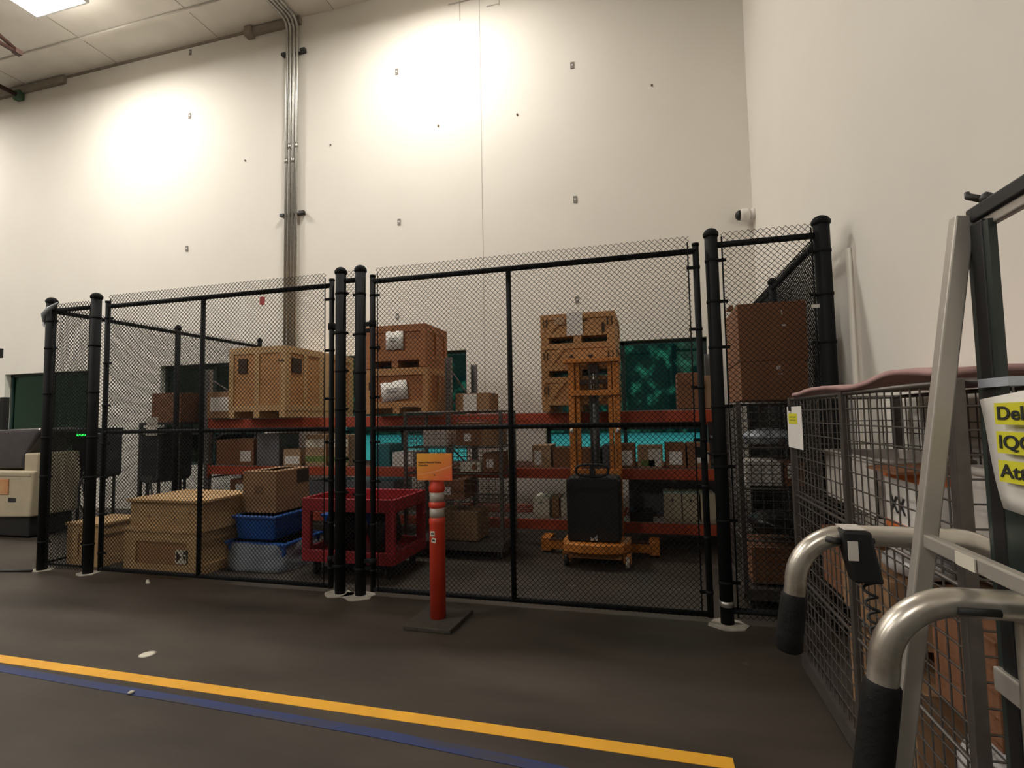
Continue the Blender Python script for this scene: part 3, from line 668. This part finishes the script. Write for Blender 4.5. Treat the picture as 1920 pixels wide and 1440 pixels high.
# contents of the cage corner cart
def bag(name,label,c,r,m,seed=1,cat='bag',group=None,flat=1.):
    rnd=random.Random(seed); t=MB(); nu,nv=18,10; vs=[]
    for j in range(nv+1):
        th=PI*j/nv
        for i in range(nu):
            ph=2*PI*i/nu; k=1+rnd.uniform(-.10,.10)
            z=math.cos(th)
            vs.append((r[0]*math.sin(th)**.7*math.cos(ph)*k,r[1]*math.sin(th)**.7*math.sin(ph)*k,r[2]*(1+max(-.97,z*1.15 if z<0 else z)*k if z<0 else 1+z*k)))
    vs=[(x,y,max(z,0)) for x,y,z in vs]
    t.add(vs,[(j*nu+i,j*nu+(i+1)%nu,(j+1)*nu+(i+1)%nu,(j+1)*nu+i) for j in range(nv) for i in range(nu)],True)
    return tag(t.build(name,m,loc=c,subsurf=1),label,cat,group)
bag('plastic_bag','crumpled shiny plastic bag on the top shelf of the corner wire cart',(.94,4.80,1.285),(.20,.22,.065),FILM,5)
bag('plastic_bag','dark plastic bag low in the corner wire cart',(.95,4.85,.565),(.19,.25,.07),BAGB,6)
carton('cardboard_box','white carton with red printing in the corner wire cart',.72,.98,4.56,4.9,.965,1.16,LGREY,tape=False,paper=(-.02,.09,.02,.12))
carton('cardboard_box','dark carton at the right of the corner wire cart',1.0,1.15,4.56,4.9,.965,1.15,CARDD,tape=False,paper=(-.05,.0,.06,.18))
carton('cardboard_box','brown carton in the bottom of the corner wire cart',.74,1.12,4.6,5.1,.185,.47,CARDD,tape=False)
bx=carton('large_cardboard_box','lower of the two big brown boxes on the corner wire cart',.705,1.19,4.49,5.22,1.645,1.955,CARDD,'two big brown boxes stacked at the right corner',tape=False)
MB().box(.02,.05,-.368,-.366,.24,.27).box(.035,.06,-.368,-.366,.2,.21).build('tape_scrap',LGREY,bx)
bx=carton('large_cardboard_box','upper of the two big brown boxes, its top against the fence rail view',.70,1.20,4.49,5.22,1.957,2.425,CARDD,'two big brown boxes stacked at the right corner',tape=False)
bx['label']='upper of the two big brown boxes on the corner wire cart'
MB().box(.07,.078,-.368,-.366,.36,.40).box(.07,.10,-.368,-.366,.27,.285).build('tape_scrap',LGREY,bx)
MB().prism([(-.30,.465),(-.24,.465),(-.24,.52),(-.27,.51)],-.1,-.08).build('open_flap',CARDD,bx)
# contents of the near cart
def crossbin(name,label,x0,x1,y0,y1,z0,z1,m,cat='bin'):
    t=thing(name,label,cat,((x0+x1)/2,(y0+y1)/2,z0)); a,b_,h=(x1-x0)/2,(y1-y0)/2,z1-z0
    MB().box(-a,a,-b_,b_,0,.01).box(-a,-a+.01,-b_,b_,0,h).box(a-.01,a,-b_,b_,0,h).box(-a,a,-b_,-b_+.01,0,h).box(-a,a,b_-.01,b_,0,h).build('body',m,t,bevel=.003)
    MB().pipe([(-a,-b_,h-.015),(a,-b_,h-.015),(a,b_,h-.015),(-a,b_,h-.015)],.012,6,closed=True).build('rim',m,t)
    return t
crossbin('storage_bin','long pale plastic bin on the shelf of the near wire cart',.95,1.32,2.66,3.35,1.07,1.335,LGREY)
crossbin('storage_bin','grey plastic bin at the near end of the shelf in the long wire cart',1.0,1.33,1.80,2.12,1.07,1.36,LGREY)
ob=thing('printed_carton','white carton with orange edges and black letters in the near wire cart','box',(1.06,2.34,1.07))
MB().box(-.12,.12,-.16,.20,0,.24).build('body',PAPER,ob,bevel=.003)
MB().box(-.123,.123,-.163,.203,.205,.243).box(-.123,.123,-.163,.203,0,.03).build('orange_band',ORPRINT,ob)
text('black_lettering','XX',.09,INK,ob,face_negx(-.1235,.15,.07),True)
MB().box(-.125,-.123,-.14,-.12,.06,.18).build('red_stroke',REDT,ob)
MB().prism([(-.2,.24),(.0,.25),(.02,.26),(-.2,.25)],-.12,.16).build('open_flap',CARDD,ob)
carton('cardboard_box','brown carton on the shelf at the far end of the near wire cart',.90,1.2,2.2-.42,2.13-.0,.60,.60+.3,CARDD,tape=False)
carton('cardboard_box','tall kraft carton low in the near wire cart',.90,1.28,2.45,3.0,.595,.86,CARD,tape=False)
carton('cardboard_box','dark carton behind the kraft carton in the near wire cart',.92,1.28,3.02,3.40,.595,.90,CARDD,tape=False)
carton('cardboard_box','kraft carton in the bottom of the near wire cart',.90,1.25,2.3,2.95,.145,.50,CARD,tape=False)
bag('plastic_bag','white plastic bag in the bottom of the near wire cart',(1.08,2.0,.145),(.18,.22,.20),BAGW,9)
bag('plastic_bag','white bag draped on the upper shelf near end of the long wire cart',(1.05,2.60-.06,.87),(.13,.16,.05),BAGW,11)
fo=MB(); nx,ny=14,28; vs=[]
rf=random.Random(4)
for i in range(nx+1):
    for j in range(ny+1):
        x=.80+.58*i/nx; y=1.75+1.62*j/ny
        vs.append((x,y,1.656+.014*math.exp(-((y-2.05)**2)/.03)+.008*math.sin(y*7+i*.3)+rf.uniform(-.002,.002)))
fo.add(vs,[(i*(ny+1)+j,(i+1)*(ny+1)+j,(i+1)*(ny+1)+j+1,i*(ny+1)+j+1) for i in range(nx) for j in range(ny)],True)
o=tag(fo.build('foam_sheet',PINK),'pink foam sheet lying across the top of the near wire cart','foam sheet'); md=o.modifiers.new('thick','SOLIDIFY'); md.thickness=.018; md.offset=0
pn=thing('paper_notice','white notice with a yellow highlight clipped to the far corner of the near wire cart','notice',(.795,3.47,1.34))
MB().box(-.002,0,-.31,0,0,.24).build('sheet',PAPER,pn); MB().box(-.003,-.002,-.22,-.03,.14,.20).build('highlight',YHI,pn); MB().box(-.012,.008,-.10,-.075,.215,.245).build('clip',BLKP,pn)
MB().box(-.0036,-.003,-.19,-.05,.176,.183).box(-.0036,-.003,-.19,-.06,.158,.164).build('faded_lines',mat('faded_ink',(.30,.30,.05),.8),pn)

# ------------------------------------------------------------------ wooden crates by the left gate
def box_crate(label,x0,x1,y0,y1,z0,z1,sym=False,frame=True,lid=True):
    t=thing('pine_crate',label,'crate',((x0+x1)/2,(y0+y1)/2,z0),0,'pale pine crates by the left gate'); a,b_,h=(x1-x0)/2,(y1-y0)/2,z1-z0
    MB().box(-a+.016,a-.016,-b_+.016,b_-.016,.0,h-.02).build('panels',PINE,t)
    if lid: MB().box(-a-.015,a+.015,-b_-.015,b_+.015,h-.03,h).build('lid',PINE,t,bevel=.004)
    if frame:
        k=.10; mb=MB()
        for y,s in ((-b_,1),(b_,-1)): mb.box(-a,a,y,y+.016*s,0,k).box(-a,a,y,y+.016*s,h-.03-k,h-.03).box(-a,-a+.16,y,y+.016*s,k,h-k-.03).box(a-.14,a,y,y+.016*s,k,h-k-.03)
        for x,s in ((-a,1),(a,-1)): mb.box(x,x+.016*s,-b_+.016,b_-.016,0,k).box(x,x+.016*s,-b_+.016,b_-.016,h-.03-k,h-.03)
        mb.build('battens',PINE,t,bevel=.002)
    mb=MB(); rr=random.Random(int(x0*100))
    for _ in range(5): mb.lathe([(rr.uniform(.006,.014),-b_-.0012),(.004,-b_)],(rr.uniform(-a*.8,a*.8),0,rr.uniform(.1,h*.8)),10,'y')
    if not frame: mb.build('knots',mat('wood_knot',(.16,.08,.035),.7),t)
    if sym:
        MB().box(.20,.36,-b_+.0,-b_+.0155,.12,.26).build('stencil_panel',PAPERC,t,label='white stencilled marks')
        g=MB(); g.prism([(.215,.135),(.275,.19),(.215,.245)],-b_-.002,-b_+.0,'y').prism([(.29,.20),(.345,.20),(.318,.155)],-b_-.002,-b_,'y').box(.30,.34,-b_-.002,-b_,.215,.25); g.build('stencil_mark',WOODE,t)
        MB().box(-a+.16,a-.14,-b_+.013,-b_+.0155,.1,h-.13).build('inset_board',mat('inset_plywood',(.36,.19,.085),.6,scale=5,stretch=(1,1,7)),t)
    return t
box_crate('lower pine crate beside the left gate, with stencilled marks on its inset front',-5.42,-4.46,4.32,5.08,.0,.46,sym=True)
box_crate('upper pine crate with knots, resting on the stencilled crate',-5.40,-4.43,4.34,5.05,.462,.76,frame=False)
box_crate('pine crate at the far left corner of the cage',-6.34,-5.85,4.40,4.90,.0,.47)
tag(MB().prism([(-5.70,0),(-5.45,0),(-5.44,.30),(-5.50,.46),(-5.60,.44),(-5.66,.28)],4.55,4.75).build('blue_sheet',BLUEP,bevel=.02),'folded blue plastic sheet wedged between the pine crates','plastic sheet')
carton('cardboard_box','kraft carton behind the pine crates near the left fence',-6.25,-5.75,5.4,5.9,.0,.62,CARD,tape=False)
cb=carton('cardboard_box','large kraft carton with brown tape on top of the blue tubs',-4.36,-3.93,4.80,5.36,.565,1.01,CARD,tape=False,rot=.0)
MB().box(-.06,.06,-.283,-.2805,.20,.29).build('faded_print',mat('carton_print',(.20,.11,.055),.8),cb); MB().box(.216,.218,.06,.27,.28,.43).build('side_print',WOODE,cb)
MB().prism([(-.2,0),(.0,.02),(.0,.025),(-.2,.005)],-.2,.22).build('open_flap',CARDL,cb,loc=(.1,0,.445))
# blue tubs and wrapped load
def tub(label,cx,cy,z,w_,d,h,rz=0):
    t=thing('blue_tub',label,'tub',(cx,cy,z),rz,'blue plastic tubs in the cage'); a,b_=w_/2,d/2
    MB().hexa([(-a*.9,-b_*.9,0),(a*.9,-b_*.9,0),(a*.9,b_*.9,0),(-a*.9,b_*.9,0)],[(-a,-b_,h),(a,-b_,h),(a,b_,h),(-a,b_,h)]).build('body',BLUEP,t,bevel=.03,nseg=4)
    MB().box(-a-.015,a+.015,-b_-.015,b_+.015,h-.03,h).build('rim',BLUEP,t,bevel=.01)
    return t
tub('blue plastic tub under the large kraft carton',-4.08,4.98,.30,.52,.66,.26)
tub('blue plastic tub behind, next to the red cart leg',-3.55,5.62,.0,.42,.5,.46)
wrapped=tub('blue tub at the bottom, wrapped in clear plastic film',-4.05,4.95,.0,.74,.62,.29)
wr=MB(); nu,nv=40,8; vs=[]; rf=random.Random(12)
for j in range(nv+1):
    for i in range(nu):
        a=2*PI*i/nu; c_,s_=math.cos(a),math.sin(a); e=.5
        k=1+.06*(1-j/nv)+rf.uniform(-.035,.035)
        vs.append((math.copysign(abs(c_)**e,c_)*.385*k,math.copysign(abs(s_)**e,s_)*.345*k,.004+.275*j/nv+rf.uniform(0,.012)*(j>0)))
wr.add(vs,[(j*nu+i,j*nu+(i+1)%nu,(j+1)*nu+(i+1)%nu,(j+1)*nu+i) for j in range(nv) for i in range(nu)],True)
wf=bpy.data.materials.new('stretch_film'); wf.use_nodes=True; nt=wf.node_tree; b=nt.nodes['Principled BSDF']; b.inputs['Base Color'].default_value=(.55,.6,.65,1); b.inputs['Roughness'].default_value=.12; b.inputs['Alpha'].default_value=.42
o=wr.build('stretch_film',wf,wrapped,label='crumpled clear stretch film'); md=o.modifiers.new('thick','SOLIDIFY'); md.thickness=.001

# ------------------------------------------------------------------ red utility cart
t=thing('utility_cart','red plastic utility cart standing behind the middle posts of the cage','cart',(-2.93,4.95,0))
a,b_=.50,.36; zt=.775
tr_=MB().box(-a,a,-b_,b_,zt-.13,zt-.115)
for s in (-1,1): tr_.box(-a,a,s*b_-.018,s*b_+.018,zt-.13,zt).box(s*a-.018,s*a+.018,-b_,b_,zt-.13,zt)
tr_.build('top_tray',REDP,t,bevel=.008)
ls=MB().box(-a,a,-b_,b_,.17,.19)
for s in (-1,1): ls.box(-a,a,s*b_-.018,s*b_+.018,.15,.27).box(s*a-.018,s*a+.018,-b_,b_,.15,.27)
ls.build('lower_shelf',REDP,t,bevel=.008)
for sx in (-1,1):
    for sy in (-1,1): MB().box(sx*(a-.035)-.05,sx*(a-.035)+.05,sy*(b_-.02)-.03,sy*(b_-.02)+.03,.24,zt-.11).build('leg',REDP,t,bevel=.015)
for sx in (-1,1):
    for sy in (-1,1):
        c=MB().lathe([(.05,-.016),(.058,-.01),(.058,.01),(.05,.016)],(sx*.4,sy*.27,.058),18,'x').build('caster',BLKP,t)
        MB().box(sx*.4-.03,sx*.4+.03,sy*.27-.03,sy*.27+.03,.12,.152).box(sx*.4-.03,sx*.4-.022,sy*.27-.02,sy*.27+.02,.05,.13).box(sx*.4+.022,sx*.4+.03,sy*.27-.02,sy*.27+.02,.05,.13).build('caster_fork',DARKST,c)
bag('black_bag','bulky black plastic bag on the lower shelf of the red cart, left part',(-3.13,4.88,.192),(.21,.26,.215),BAGB,21,group='black bags on the red cart')
bag('black_bag','bulky black plastic bag on the lower shelf of the red cart, right part',(-2.69,4.92,.192),(.145,.25,.215),BAGB,22,group='black bags on the red cart')

# ------------------------------------------------------------------ delineator post with sign
t=thing('sign_post','orange plastic post with two reflective bands and an orange sign on a rubber base','sign post',(-1.63,3.79,0),-.03)
MB().prism([(-.185,-.215),(.19,-.205),(.205,.215),(-.19,.20)],0,.032,'z').build('rubber_base',RUBM,t,bevel=.006)
MB().lathe([(.060,.032),(.060,.74),(.063,.745),(.063,.775),(.056,.785),(.056,.865),(.063,.868),(.064,.885),(.063,.902),(.056,.905),(.056,.985),(.062,.99),(.062,1.02),(.055,1.04),(.052,1.075),(.001,1.08)],(0,0,0),28).build('post_tube',ORP,t)
for z in (.790,.910): MB().lathe([(.0568,z),(.0568,z+.07)],(0,0,0),28).build('reflective_band',REFL,t)
for z,dx_,rt in ((.672,-.012,0),(.622,-.002,.2)):
    s=MB().box(-.018,.018,-.0635,-.060,-.018,.018).build('sticker',PAPERC,t,loc=(dx_,0,z),rot=(0,rt,0))
    MB().box(-.011,.011,-.0645,-.0634,-.006,.007).build('print',INK,s)
sm=bpy.data.materials.new('orange_sign_print'); sm.use_nodes=True; nt=sm.node_tree; b=nt.nodes['Principled BSDF']; b.inputs['Roughness'].default_value=.45
tc=nt.nodes.new('ShaderNodeTexCoord'); sp=nt.nodes.new('ShaderNodeSeparateXYZ'); nt.links.new(tc.outputs['Generated'],sp.inputs[0])
m1=nt.nodes.new('ShaderNodeMath'); m1.operation='SUBTRACT'; nt.links.new(sp.outputs[0],m1.inputs[0]); nt.links.new(sp.outputs[2],m1.inputs[1])
m2=nt.nodes.new('ShaderNodeMath'); m2.operation='MULTIPLY_ADD'; m2.inputs[1].default_value=.45; m2.inputs[2].default_value=.5; nt.links.new(m1.outputs[0],m2.inputs[0])
rp=nt.nodes.new('ShaderNodeValToRGB'); rp.color_ramp.elements[0].color=(.86,.42,.05,1); rp.color_ramp.elements[1].color=(.78,.13,.045,1); rp.color_ramp.elements[0].position=.1; rp.color_ramp.elements[1].position=.85
nt.links.new(m2.outputs[0],rp.inputs[0]); nt.links.new(rp.outputs[0],b.inputs['Base Color'])
sg=MB().box(-.146,.146,-.072,-.066,1.078,1.282).build('sign_plate',sm,t,loc=(.022,0,0),rot=(0,-.008,0))
sw=MB(); P=[]; Q=[]
for i in range(13):
    u=i/12; x=-.146+.292*u; z=1.118+.065*u**1.7; P.append((x,z)); Q.append((x,z+.004+.009*u))
sw.prism(P+Q[::-1],-.0728,-.072); sw.build('pale_swoosh',mat('pale_orange_print',(.86,.35,.17),.5),sg)
text('black_lettering','Rejected Material Waiting',.0182,INK,sg,face_y(-.133,-.0724,1.208),True)
text('black_lettering','Disposition',.0182,INK,sg,face_y(-.133,-.0724,1.187),True)
MB().box(-.006,.006,-.0728,-.072,1.113,1.122).build('rivet',INK,sg)
MB().box(.095,.125,-.0728,-.072,1.102,1.106).build('small_print',mat('pale_orange_print',(.86,.35,.17),.5),sg)

# ------------------------------------------------------------------ chargers, tow truck at far left
def charger(label,x0,x1,y0,y1,z0,z1,led):
    t=thing('battery_charger',label,'charger',((x0+x1)/2,(y0+y1)/2,0),0,'charcoal chargers standing left of the cage'); a,b_=(x1-x0)/2,(y1-y0)/2
    k=.06
    MB().prism([(-a,z0+k),(-a+k,z0),(a-k,z0),(a,z0+k),(a,z1-.10),(a-.01,z1-.09),(-a+.01,z1-.09),(-a,z1-.10)],-b_,b_).build('cabinet',CHARC,t,bevel=.03,nseg=3)
    MB().box(-a-.01,a+.01,-b_-.01,b_+.01,z1-.08,z1).build('top_cap',BLKP,t,bevel=.012)
    MB().box(-a+.03,a-.03,-b_-.006,-b_+.01,z0+.1,z1-.13).build('painted_shade_front',BLKP,t,bevel=.004)  # black panel puts the shade of the cabinet front into its colour
    if led: MB().box(-a,a+.005,-b_-.012,-b_,z1-.112,z1-.09).build('status_light',glow('green_led',(.02,1.,.10),3.),t,label='lit green status strip')
    else: MB().box(-a,a,-b_-.012,-b_,z1-.112,z1-.09).build('status_light',BLKP,t)
    for sx in (-1,1):
        for sy in (-1,1): MB().box(sx*(a-.06)-.015,sx*(a-.06)+.015,sy*(b_-.07)-.015,sy*(b_-.07)+.015,0,z0+.02).build('stand_leg',DARKST,t)
    MB().box(-a-.02,a+.02,-b_-.05,b_+.05,.0,.02).build('foot_plate',DARKST,t)
    MB().pipe([(a*.5,-b_-.01,z0+.12),(a*.7,-b_-.10,z0-.1),(a*.9,-b_-.12,.4),(a*1.2,-b_-.06,.2),(a*.8,-b_-.02,.35),(a*.2,-b_,z0+.02)],.012,8).build('cable',BLKP,t)
    return t
charger('charcoal battery charger with a lit green strip, left of the cage',-8.50,-8.12,5.92,6.40,.74,1.50,True)
charger('charcoal battery charger without a light, close to the left fence',-7.18,-6.85,5.93,6.5,.70,1.49,False)
t=thing('tow_truck','cream industrial truck with a dark grey hood at the left edge','truck',(-9.4,5.6,0))
MB().prism([(-1.2,.22),(1.13,.30),(1.17,.93),(-1.2,.93)],-.35,.28).build('body',CREAM,t,bevel=.03,nseg=3)
MB().prism([(.91,.90),(1.17,.90),(1.16,1.17),(.91,1.17)],-.30,.26).build('side_pod',CREAM,t,bevel=.02)
MB().prism([(-1.2,.95),(.86,.95),(.88,1.10),(1.15,1.45),(1.16,1.52),(.2,1.50),(-.1,1.42),(-1.2,1.38)],-.28,.26).build('hood',mat('dark_grey_hood',(.06,.055,.06),.25),t,bevel=.05,nseg=4,label='dark grey glossy hood')
MB().box(-1.1,1.05,-.3,.26,.02,.30).build('skirt',BLKP,t,bevel=.02)
MB().box(.10,.72,-.362,-.345,.60,.82).build('panel_plate',mat('amber_plate',(.55,.33,.16),.5,col2=(.50,.22,.10)),t,bevel=.01)
MB().box(.72,.86,-.358,-.345,.50,.56).build('hand_slot',INK,t,bevel=.02,nseg=4)
MB().box(-1.15,1.13,-.36,-.345,.86,.90).build('trim_strip',CREAM,t)
for x in (-.7,.7): MB().lathe([(.13,-.29),(.15,-.27),(.15,-.18),(.13,-.16)],(x,0,.15),20,'y').build('wheel',RUB,t)
MB().box(-.3,-.22,.1,.18,1.4,2.0).build('mast_post',BLKP,t)
MB().prism([(.14,1.0),(.2,1.03),(.2,1.08),(.14,1.06)],.0,.01).build('badge',LGREY,t)
tag(MB().box(-.06,.05,-.04,.04,-.07,.07).box(-.4,-.06,-.01,.01,-.01,.01).build('mirror',BLKP,loc=(-9.27,5.4,2.63),bevel=.01),'dark block at the left edge above the tow truck','mirror')
tag(MB().pipe([(-6.42,4.12,.012),(-6.8,4.05,.012),(-7.15,4.02,.012)],.012,8).build('cable',BLKP),'short black cable on the floor by the left corner post','cable')
tag(MB().lathe([(.05,.0),(.052,.002),(.03,.005),(.001,.006)],(0,0,0),14).build('paper_scrap',PAPERC,loc=(-3.33,2.84,0)),'small pale scrap on the floor behind the yellow line','scrap')
tag(MB().lathe([(.012,.0),(.018,.008),(.006,.014),(.001,.014)],(0,0,0),8).build('paper_scrap',PAPERC,loc=(-2.95,2.42,.002)),'tiny pale scrap on the blue line','scrap')
tag(MB().prism([(-.03,0),(.02,.005),(.0,.04),(-.02,.035)],0,.01).build('paper_scrap',PAPERC,loc=(-4.78,4.06,0)),'small pale scrap standing on the floor below the left gate','scrap')

# ------------------------------------------------------------------ hand trucks in the foreground
def hand_truck(label,x0,x1,y,z,gl=.24,rt=.021,R2=.105):
    t=thing('hand_truck',label,'hand truck',((x0+x1)/2,y,0),0,'aluminium hand trucks parked in front of the wire cart'); a=(x1-x0)/2; R=.105
    lx=lambda d: -a-.15*(d-R)
    pts=[(lx(gl-.01),0,z-gl+.01),(lx(R+.02),0,z-R-.02)]
    pts+=[(-a+R-R*math.cos(q),0,z-R+R*math.sin(q)) for q in np.linspace(0,PI/2,12)]
    pts+=[(a-R2+R2*math.sin(q),0,z-R2+R2*math.cos(q)) for q in np.linspace(0,PI/2,10)]
    pts+=[(a,0,z-R2-.1),(a,0,.11)]
    h=MB().pipe(pts,rt,18).build('handle_tube',ALUT,t)
    MB().pipe([(-a+.092,-rt*.93,z-.006),(-a+.145,-rt*.93,z-.006)],.0062,10).build('slot',INK,h)
    g0=R+.022
    MB().pipe([(lx(g0),0,z-g0),(lx(g0+.004),0,z-g0-.004),(lx(g0+.03),0,z-g0-.03),(lx(gl-.03),0,z-gl+.03),(lx(gl),0,z-gl),(lx(gl+.006),0,z-gl-.006)],[rt+.001,rt+.004,rt+.005,rt+.005,rt+.007,rt+.001],20).build('grip',RUB,t)
    for zz in (.3,.5): MB().box(a-.012,a+.012,.0,.20,zz-.015,zz+.015).build('cross_bar',ALU,t)
    MB().pipe([(a,.19,.11),(a,.19,.5),(a,.12,.6),(a,.0,.62)],.014,10).build('frame_rail',ALU,t)
    MB().box(a-.17,a-.02,-.04,.22,.02,.03).build('toe_plate',ALU,t)
    for yy in (-.03,.22): MB().lathe([(.06,-.015),(.075,-.012),(.075,.012),(.06,.015)],(a,yy,.075),20,'y').build('wheel',RUB,t)
    MB().pipe([(a,-.03,.075),(a,.22,.075)],.01,8).build('axle',GALV,t)
    return t
h1=hand_truck('farther aluminium hand truck handle with a black control box clipped on',.285,.68,1.25,1.29)
bxm=MB().hexa([(-.100,-.045,1.203),(-.046,-.045,1.203),(-.046,-.008,1.203),(-.100,-.008,1.203)],[(-.117,-.05,1.308),(-.066,-.05,1.308),(-.066,.015,1.308),(-.117,.015,1.308)]).build('control_box',BLKP,h1,bevel=.006,label='black control box')
MB().box(-.110,-.092,-.0515,-.0490,1.250,1.288).build('box_label',LGREY,bxm)
MB().box(-.113,-.074,-.045,.01,1.309,1.311).build('box_top_label',LGREY,bxm)
MB().pipe([(-.140,-.018,1.285),(-.126,-.024,1.282),(-.116,-.022,1.282)],.007,8).build('clamp',DARKST,bxm)
cp=[(-.07+.035*t_ +.011*math.cos(t_*2*PI*15),-.03+.011*math.sin(t_*2*PI*15),1.203-.42*t_) for t_ in np.linspace(0,1,15*10)]
MB().pipe(cp,.003,6).build('coiled_cord',BLKP,h1)
h2=hand_truck('nearer scuffed aluminium hand truck handle at the lower right',.335,.530,.95,1.258,gl=.36,rt=.0215,R2=.026)

# ------------------------------------------------------------------ A-frame board trolley at the right edge
t=thing('board_trolley','pale aluminium A-frame trolley with black panels and taped paper at the right edge','trolley',(.56,1.1,0))
def bar(p,q,w_,d,name,m,bev=.003,nudge=Vector((0,0,0))):
    p,q=Vector(p),Vector(q); ax=(q-p).normalized(); u=Vector((0,1,0)) if abs(ax.y)<.9 else Vector((1,0,0)); v=ax.cross(u).normalized(); u=v.cross(ax).normalized()
    vs=[p+u*a_*d/2+v*b2*w_/2 for a_,b2 in ((-1,-1),(1,-1),(1,1),(-1,1))]; vt=[x+(q-p) for x in vs]
    return MB().hexa(vs,vt).build(name,m,t,bevel=bev)
apex=(-.005,0,1.895); LEN=-1.55
legd=Vector((.465-.56,0,1.32))-Vector(apex); k=(1.895-.05)/(1.895-1.32)
foot=Vector(apex)+legd*k
for y in (0,LEN):
    bar((apex[0],y,apex[2]),(foot.x,y,.05),.030,.026,'leg',ALU)
    bar((.008,y-.03,1.875),(.008,y-.03,.07),.02,.035,'upright_post',BLKP); bar((foot.x-.02,y,.045),(.12,y,.045),.03,.04,'foot_bar',ALU)
bar((.012,0.0,1.893),(.012,LEN,1.893),.026,.024,'top_rail',BLKP)
bar((.014,0.0,1.872),(.014,LEN,1.872),.02,.014,'under_rail',ALU)
bar((-.095,0,1.318),(-.095,LEN,1.318),.024,.018,'side_rail',ALU)
MB().box(-.108,-.1055,-.17,-.12,1.308,1.328).build('rail_sticker',PAPERC,t)
bar((-.0,-.0,1.09),(0,LEN,1.09),.04,.02,'lower_rail',ALU)
MB().box(.0,.012,-.062,.0,1.40,1.87).build('upper_panel',mat('dark_board',(.028,.04,.036),.3,var=.3,scale=6),t,label='narrow dark panel')
MB().box(.0,.014,-1.5,-.0,.25,1.40).build('lower_panel',mat('dark_board',(.028,.04,.036)),t,label='large dark panel')
MB().box(-.01,.03,-.10,-.02,1.585,1.60).build('plastic_strip',FILM,t)
for sy in (0,LEN):
    for sx in (foot.x,.10): MB().lathe([(.03,-.012),(.035,0),(.03,.012)],(sx,sy,.036),14,'x').build('caster',BLKP,t)
MB().lathe([(.010,1.903),(.011,1.912),(.007,1.918),(.001,1.922)],(.010,-.045,0),10).pipe([(.004,-.04,1.912),(-.006,-.024,1.924),(-.006,-.022,1.932)],[.006,.006,.004],8).build('clamp_knob',DARKST,t)
def sheet(name,label,yz,x,m=PAPER,bulge=.008):
    # quad paper in a YZ plane, slightly curled; yz = four corners (top far, top near, bottom near, bottom far)
    t_=thing(name,label,'notice',(x,yz[0][0],yz[0][1])); o0=Vector((0,yz[0][0],yz[0][1])); n=8; vs=[]
    for i in range(n+1):
        for j in range(n+1):
            a_,b2=i/n,j/n
            top=[yz[0][k_]*(1-a_)+yz[1][k_]*a_ for k_ in (0,1)]; bot=[yz[3][k_]*(1-a_)+yz[2][k_]*a_ for k_ in (0,1)]
            p=[top[k_]*(1-b2)+bot[k_]*b2 for k_ in (0,1)]
            vs.append((-bulge*math.sin(b2*2.6+a_)*(b2),p[0]-o0.y,p[1]-o0.z))
    o=MB().add(vs,[(i*(n+1)+j,(i+1)*(n+1)+j,(i+1)*(n+1)+j+1,i*(n+1)+j+1) for i in range(n) for j in range(n)],True).build('sheet',m,t_)
    md=o.modifiers.new('thick','SOLIDIFY'); md.thickness=.001
    return t_
p1=sheet('paper_notice','white paper notice with yellow highlighted words taped on the dark trolley panel',[(1.075,1.565),(.835,1.588),(.845,1.376),(1.025,1.388)],.548)
p2=sheet('paper_notice','pale paper sheet hanging low on the dark trolley panel',[(1.015,1.195),(.86,1.19),(.86,1.05),(1.0,1.07)],.5585,PAPERC,.003)
sheet('paper_notice','narrow pale sheet just below the highlighted notice',[(.985,1.375),(.86,1.37),(.86,1.30),(.975,1.31)],.5585,PAPERC,.003)
for s_,zc in (('Deli',1.532),('IQC',1.487),('Attn',1.442)):
    yy=1.0
    MB().box(-.0165,-.0155,yy-.12-1.075,yy+.006-1.075,zc-1.565-.008,zc-1.565+.026).build('highlight',YHI,p1)
    text('black_lettering',s_,.029,INK,p1,face_negx(-.0175,yy-1.075,zc-1.565)@Matrix.Diagonal((1.55,1,1,1)),True)

S.view_settings.view_transform='Standard'; S.view_settings.look='None'; S.view_settings.gamma=1.; S.view_settings.use_curve_mapping=False
S.view_settings.exposure=0.
